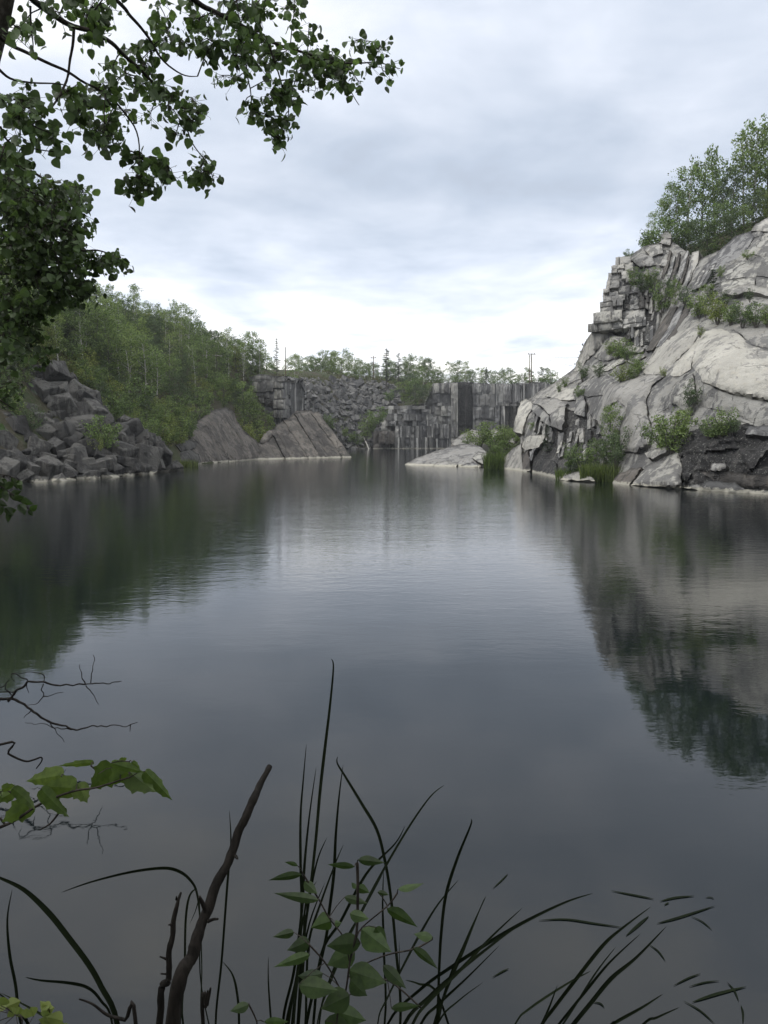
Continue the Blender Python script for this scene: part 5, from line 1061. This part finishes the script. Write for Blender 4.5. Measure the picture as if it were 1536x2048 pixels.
def build_cattails():
    r = random.Random(44)
    z1 = lambda L: [(400 + u / 2.56, 1300 + v / 2.56) for u, v in L]; z2 = lambda L: [(900 + u / 2.415, 1650 + v / 2.415) for u, v in L]; z8 = lambda L: [(u / 3.072, 1650 + v / 3.072) for u, v in L]
    def strip(e, pts, w, floating=False):
        P = catmull(pts, 5); n = len(P); g = Geo(); tw = r.uniform(-0.6, 0.6); tw2 = tw + r.uniform(-1.2, 1.2)
        for i, p in enumerate(P):
            d = (P[min(i + 1, n - 1)] - P[max(i - 1, 0)]).normalized(); view = (p - Vector((0, 0, EYE))).normalized(); s = d.cross(view).normalized(); nr = s.cross(d)
            t = i / (n - 1); a = tw + (tw2 - tw) * t; sd_ = (s * math.cos(a) + nr * math.sin(a)) if not floating else Vector((-d.y, d.x, 0)).normalized()
            ww = w * (min(1.0, (t / 0.35) ** 0.7 + 0.03) if not floating else max(0.05, math.sin(math.pi * min(1, t * 0.94 + 0.03))))
            up = Vector((0, 0, 0.0015)) if floating else nr * ww * 0.25
            g.v += [p - sd_ * ww * 0.5, p + up, p + sd_ * ww * 0.5]
            if i: b = 3 * i; g.f += [(b - 3, b - 2, b + 1, b), (b - 2, b - 1, b + 2, b + 1)]
        return g.build('blade', M['cattail'], e, True)
    def plant_(label, rx, leaves, Y=2.65):
        root = Vector((rx, Y + 0.15, -0.06)); e = empty('cattail_plant', root); tag(e, label, 'cattail')
        for L, w in leaves:
            yy = Y + r.uniform(-0.12, 0.12); pts = [at(x, y, yy) for x, y in L]; rr = root + Vector((r.uniform(-0.06, 0.06), r.uniform(-0.05, 0.05), 0)); rr.x = pts[-1].x + max(-0.14, min(0.14, (rr.x - pts[-1].x) * 0.6)); sl_ = (pts[-1] - pts[-2]).normalized(); rr.x += 0.25 * sl_.x
            strip(e, pts + [pts[-1].lerp(rr, 0.55), rr], 0.62 * w * yy / FPX)
    plant_('tall upright cattail with the single highest blade above the water', -0.36, [(z1([(672, 45), (683, 90), (665, 290), (640, 500), (615, 720), (590, 1000), (555, 1300), (510, 1600), (480, 1915)]), 13), (z1([(545, 480), (530, 650), (515, 850), (515, 1100), (520, 1300), (505, 1600), (455, 1900)]), 10), (z1([(595, 600), (560, 850), (535, 1100), (520, 1350), (480, 1650), (425, 1900)]), 10),
            (z1([(650, 960), (600, 1080), (555, 1300), (520, 1600), (500, 1900)]), 9), (z1([(735, 995), (690, 1100), (620, 1290), (560, 1480), (545, 1700), (540, 1915)]), 9), (z1([(560, 1250), (520, 1420), (500, 1650), (440, 1915)]), 10), (z1([(600, 1180), (540, 1300), (530, 1600), (505, 1915)]), 9), (z1([(640, 1190), (560, 1400), (500, 1700), (470, 1915)]), 9)])
    plant_('cattail with crossing blades fanning right behind the birch sapling', -0.28, [(z1([(733, 585), (712, 750), (695, 950), (685, 1150), (660, 1350), (640, 1500), (545, 1915)]), 11), (z1([(705, 545), (703, 580), (745, 650), (830, 790), (905, 920), (945, 1070), (975, 1250), (1000, 1500), (1025, 1915)]), 12), (z1([(1250, 692), (1180, 750), (1080, 890), (960, 1090), (850, 1290), (760, 1480), (650, 1750), (600, 1915)]), 12), (z1([(1050, 900), (1000, 990), (880, 1110), (810, 1215), (720, 1390), (620, 1560), (580, 1915)]), 10), (z1([(940, 1130), (935, 1300), (940, 1500), (945, 1915)]), 10), (z1([(940, 1140), (830, 1340), (740, 1500), (640, 1760), (610, 1915)]), 9)])
    plant_('cattail with a few straight blades leaning right beside the sapling', 0.14, [(z1([(1388, 865), (1385, 900), (1320, 1060), (1260, 1250), (1235, 1450), (1225, 1620), (1210, 1915)]), 12), (z1([(1325, 1175), (1220, 1300), (1140, 1430), (1060, 1580), (960, 1780), (910, 1915)]), 11), (z1([(1465, 1260), (1400, 1400), (1340, 1540), (1290, 1650), (1240, 1800), (1200, 1915)]), 10), (z1([(1020, 1490), (1022, 1700), (1025, 1915)]), 6), (z1([(1050, 1690), (1120, 1710), (1220, 1770)]), 8)])
    plant_('cattail bent far right with blades sweeping low over the water', 0.12, [(z2([(690, 330), (560, 372), (375, 460), (200, 560), (0, 690), (-150, 800), (-300, 961)]), 13), (z2([(350, 400), (200, 540), (60, 690), (-100, 850), (-180, 961)]), 11), (z2([(330, 490), (240, 550), (0, 740), (-100, 830), (-220, 961)]), 12), (z2([(240, 580), (80, 740), (-60, 870), (-140, 961)]), 9), (z2([(170, 345), (110, 490), (50, 640), (-30, 830), (-60, 961)]), 10), (z2([(160, 760), (40, 850), (-60, 961)]), 6)])
    plant_('broad cattail clump leaning right at the water near the floating blades', 0.42, [(z2([(970, 395), (830, 500), (740, 580), (620, 730), (490, 900), (440, 970)]), 13), (z2([(920, 525), (770, 665), (650, 810), (520, 970)]), 10), (z2([(1045, 490), (900, 640), (780, 740), (680, 860), (590, 970)]), 14), (z2([(800, 590), (700, 720), (540, 970)]), 9), (z2([(680, 705), (560, 770), (380, 890), (310, 970)]), 11), (z2([(520, 770), (440, 970)]), 9), (z2([(1030, 815), (930, 880), (805, 950), (760, 985)]), 11), (z2([(1110, 880), (1000, 930), (920, 975)]), 9)])
    plant_('cattail with a blade arching left behind the leaning dead stick', -0.62, [(z8([(375, 415), (560, 350), (800, 290), (1000, 265), (1100, 285), (1170, 340), (1210, 420), (1230, 600), (1240, 900), (1240, 1223)]), 17), (z8([(1165, 610), (1200, 530), (1222, 470), (1228, 600), (1238, 1000)]), 5), (z8([(1215, 415), (1195, 398), (1160, 450), (1140, 600), (1135, 900), (1125, 1223)]), 9), (z1([(150, 820), (158, 990), (140, 1200), (110, 1600), (80, 1915)]), 9), (z1([(115, 1595), (165, 1660), (190, 1760), (200, 1910)]), 9), (z1([(350, 1570), (350, 1700), (362, 1880), (365, 1930)]), 7)])
    plant_('cattail at the left bank with long blades curving left', -1.2, [(z8([(-60, 300), (0, 325), (150, 400), (300, 540), (420, 690), (540, 850), (620, 990), (720, 1223)]), 18), (z8([(155, 935), (250, 955), (420, 970), (540, 1000), (620, 1080), (690, 1223)]), 14), (z8([(75, 395), (45, 580), (60, 800), (95, 980), (130, 1223)]), 11), (z8([(-40, 1010), (60, 1090), (160, 1200), (180, 1240)]), 10), (z8([(0, 1030), (140, 1100), (280, 1180), (340, 1230)]), 8)], 2.5)
    # blades lying on the surface
    fl = [[(960, 440), (850, 535)], [(430, 460), (560, 455), (700, 475), (840, 495)], [(780, 317), (900, 340), (985, 357)], [(1015, 368), (1090, 350), (1180, 342)], [(1280, 390), (1110, 445), (1000, 475)], [(1165, 440), (1265, 505)], [(1430, 780), (1290, 815), (1170, 855)], [(1130, 850), (1280, 960)], [(1340, 760), (1395, 850)], [(1210, 717), (1080, 775)], [(1300, 752), (1155, 780)], [(285, 692), (205, 735)], [(280, 235), (208, 305)], [(960, 575), (1040, 655)], [(1405, 870), (1415, 961)], [(690, 855), (745, 880)], [(1235, 350), (1275, 357)], [(1035, 387), (1058, 376)]]
    for L in fl:
        pts = [on_z(x, y, 0.004) for x, y in z2(L)]; pts = pts if len(pts) > 2 else [pts[0], pts[0].lerp(pts[1], 0.5) + Vector((0.01, 0.01, 0)), pts[1]]
        ln = (pts[0] - pts[-1]).length; o = strip(None, pts, 0.018 if ln > 0.2 else 0.010, True); o.name = 'floating_blade'; tag(o, 'broken cattail blade floating on the calm water', 'cattail blade', 'floating cattail blades')
build_cattails()

def build_dead_wood():
    r = random.Random(15); z7 = lambda L: [(u / 3.657, 1280 + v / 3.657) for u, v in L]
    def gnarl(P, a): return [p + Vector((a * noise.noise(p * 17), a * noise.noise(p * 13 + Vector((3, 3, 3))), a * noise.noise(p * 19 + Vector((7, 0, 1))))) for p in P]
    Y = 6.35; root = Vector((-5.6, 7.0, ground_z(-5.6, 7.0))); e = empty('dead_branch', root); tag(e, 'bare dead branch forking low over the dark water from the left bank', 'branch')
    def tw(L, r0, r1, name='twig', pre=(), yo=0.0):
        P = gnarl(catmull(list(pre) + [at(x, y, Y + yo) for x, y in z7(L)], 6), 0.02); g = Geo(); g.tube(P, [max(0.0022, 0.45 * q * (1 + 0.25 * noise.noise(p * 25))) for p, q in zip(P, np.linspace(r0, r1, len(P)))], 6); g.build(name, M['deadwood'], e, True)
    j = at(-25, 1400, Y)
    tw([(0, 430), (80, 430), (200, 490), (350, 590), (450, 620), (560, 650), (640, 630), (740, 635), (830, 620), (940, 630), (1000, 605)], 0.034, 0.006, 'limb', [root - Vector((0, 0, 0.1)), Vector((-4.4, 6.6, 0.75)), j])
    tw([(60, 440), (130, 370), (220, 310), (310, 310), (420, 330), (560, 320), (680, 320), (820, 320), (895, 293)], 0.026, 0.008, 'limb')
    for L in ([(370, 600), (410, 660), (470, 745)], [(530, 655), (430, 645), (330, 615), (185, 610)], [(310, 310), (310, 270), (270, 240), (180, 240), (85, 245)], [(310, 320), (312, 410), (265, 470), (200, 475)], [(625, 320), (600, 250), (585, 180)], [(665, 315), (680, 210), (690, 105)], [(630, 325), (680, 390), (722, 470)], [(312, 415), (390, 405), (460, 382)], [(75, 410), (35, 350), (60, 300)], [(220, 315), (150, 260), (85, 250), (95, 300)], [(965, 625), (958, 662)], [(240, 510), (180, 570)], [(200, 330), (215, 390)], [(0, 345), (60, 310)], [(100, 385), (-40, 380)]): tw(L, 0.012, 0.004)
    # thin curled twig
    root = Vector((-1.9, 1.95, ground_z(-1.9, 1.95))); g = Geo(); P = catmull([root, Vector((-1.5, 1.95, 1.8))] + [at(x, y, 1.9) for x, y in z7([(0, 765), (60, 830), (180, 885), (250, 875), (300, 858), (305, 885), (265, 940)])], 5); g.tube(P, list(np.linspace(0.004, 0.0015, len(P))), 5); o = g.build('curled_twig', M['deadwood'], None, True); tag(o, 'thin bare twig curling above the maple leaves', 'twig')
    # big leaning dead stick
    root = at(330, 2110, 1.95); root.z = ground_z(root.x, 1.95); e = empty('dead_stick', root); tag(e, 'thick broken dead stick leaning to the right over the water', 'stick')
    def st(pts, w, name, par, Y0, Y1, mat='deadwood', down=None):
        n = len(pts); P = [at(x, y, Y0 + (Y1 - Y0) * i / (n - 1)) for i, (x, y) in enumerate(pts)]
        if down is not None: P.append(down)
        Wd = [q * (Y0 + (Y1 - Y0) * i / (n - 1)) / FPX / 2 for i, q in enumerate(w)] + ([w[-1] * Y1 / FPX / 2] if down is not None else [])
        C_ = gnarl(catmull(P, 12), 0.006); g = Geo(); R_ = np.interp(np.linspace(0, 1, len(C_)), np.linspace(0, 1, len(Wd)), Wd); g.tube(C_, [q * (1 + 0.16 * noise.noise(p * 30) + 0.12 * noise.noise(p * 75)) for p, q in zip(C_, R_)], 10); return g.build(name, M[mat], par, True)
    st([(541, 1534), (520, 1572), (497, 1622), (455, 1725), (415, 1820), (385, 1905), (348, 2048)], [11, 15, 17, 19, 23, 27, 33], 'shaft', e, 2.35, 1.98, down=root - Vector((0, 0, 0.1)))
    st([(412, 1822), (404, 1806), (398, 1793)], [12, 9, 7], 'stub', e, 2.08, 2.06); st([(418, 1842), (428, 1838), (438, 1837)], [8, 6, 5], 'stub', e, 2.08, 2.07); st([(470, 1712), (474, 1717), (476, 1717)], [8, 5, 3], 'stub', e, 2.15, 2.13)
    root = at(318, 2110, 1.9); root.z = ground_z(root.x, 1.9); e = empty('dead_stick', root); tag(e, 'thin rough dead stick with thorny stubs beside the thick leaning stick', 'stick')
    st([(363, 1782), (352, 1820), (342, 1885), (335, 1960), (320, 2048)], [4, 10, 12, 13, 15], 'shaft', e, 1.95, 1.9, down=root - Vector((0, 0, 0.1)))
    for a, b in (((334, 1917), (322, 1915)), ((336, 1948), (322, 1947)), ((334, 1968), (326, 1966)), ((354, 1798), (352, 1792)), ((343, 1850), (339, 1850))): st([a, ((a[0] + b[0]) / 2, (a[1] + b[1]) / 2), b], [6, 4, 3], 'stub', e, 1.92, 1.91)
    root = at(404, 2110, 1.85); root.z = ground_z(root.x, 1.85); e = empty('dead_stick', root); tag(e, 'short split dead stick standing right of the thick leaning stick', 'stick')
    st([(420, 1977), (413, 2008), (405, 2048)], [4, 9, 9], 'shaft', e, 1.85, 1.85, down=root - Vector((0, 0, 0.1))); st([(414, 1982), (413, 2000), (411, 2014)], [3, 5, 6], 'splinter', e, 1.85, 1.85)
    root = at(280, 2110, 1.9); root.z = ground_z(root.x, 1.9); g = Geo(); P = catmull([at(x, y, 1.9) for x, y in [(158, 1998), (185, 2008), (215, 2030), (250, 2040), (272, 2052)]] + [root - Vector((0, 0, 0.05))], 5); g.tube(P, list(np.linspace(0.002, 0.007, len(P))), 6); o = g.build('dead_twig', M['deadwood'], None, True); tag(o, 'dark bare twig low at the left bank under the curving cattail', 'twig')
build_dead_wood()
def build_shade_trees():  # trees added out of view, only to darken the foreground
    for x, y, h in ((-3.5, -2.5, 8), (2.8, -3.0, 9), (-0.5, -5.5, 9), (5.5, -1.5, 8), (-6.5, 1.0, 8)):
        plant('maple', Vector((x, y, ground_z(x, y))), h, 'unseen broadleaf tree added on the near bank to shade the foreground', 'added shade trees out of view', 1.1)
build_shade_trees()

def build_haze():
    xs = [v.co for v in bpy.data.objects['ground'].data.vertices]
    x0, x1 = min(v.x for v in xs) - 5, max(v.x for v in xs) + 5; y0, y1 = min(v.y for v in xs) - 5, max(v.y for v in xs) + 5; z0, z1 = min(v.z for v in xs) - 1, 40.0
    V = [(x, y, z) for z in (z0, z1) for y in (y0, y1) for x in (x0, x1)]
    m, t, out = newmat('haze_air'); pv = t.new('ShaderNodeVolumePrincipled'); pv.inputs['Color'].default_value = (0.86, 0.90, 0.95, 1); pv.inputs['Density'].default_value = 0.0003; pv.inputs['Anisotropy'].default_value = 0.2
    t.l.new(pv.outputs[0], out.inputs['Volume'])
    o = mesh_obj('haze', V, [(0, 2, 3, 1), (4, 5, 7, 6), (0, 1, 5, 4), (2, 6, 7, 3), (0, 4, 6, 2), (1, 3, 7, 5)], m); o['kind'] = 'stuff'; tag(o, 'thin pale haze hanging over the quarry', 'haze')
build_haze()
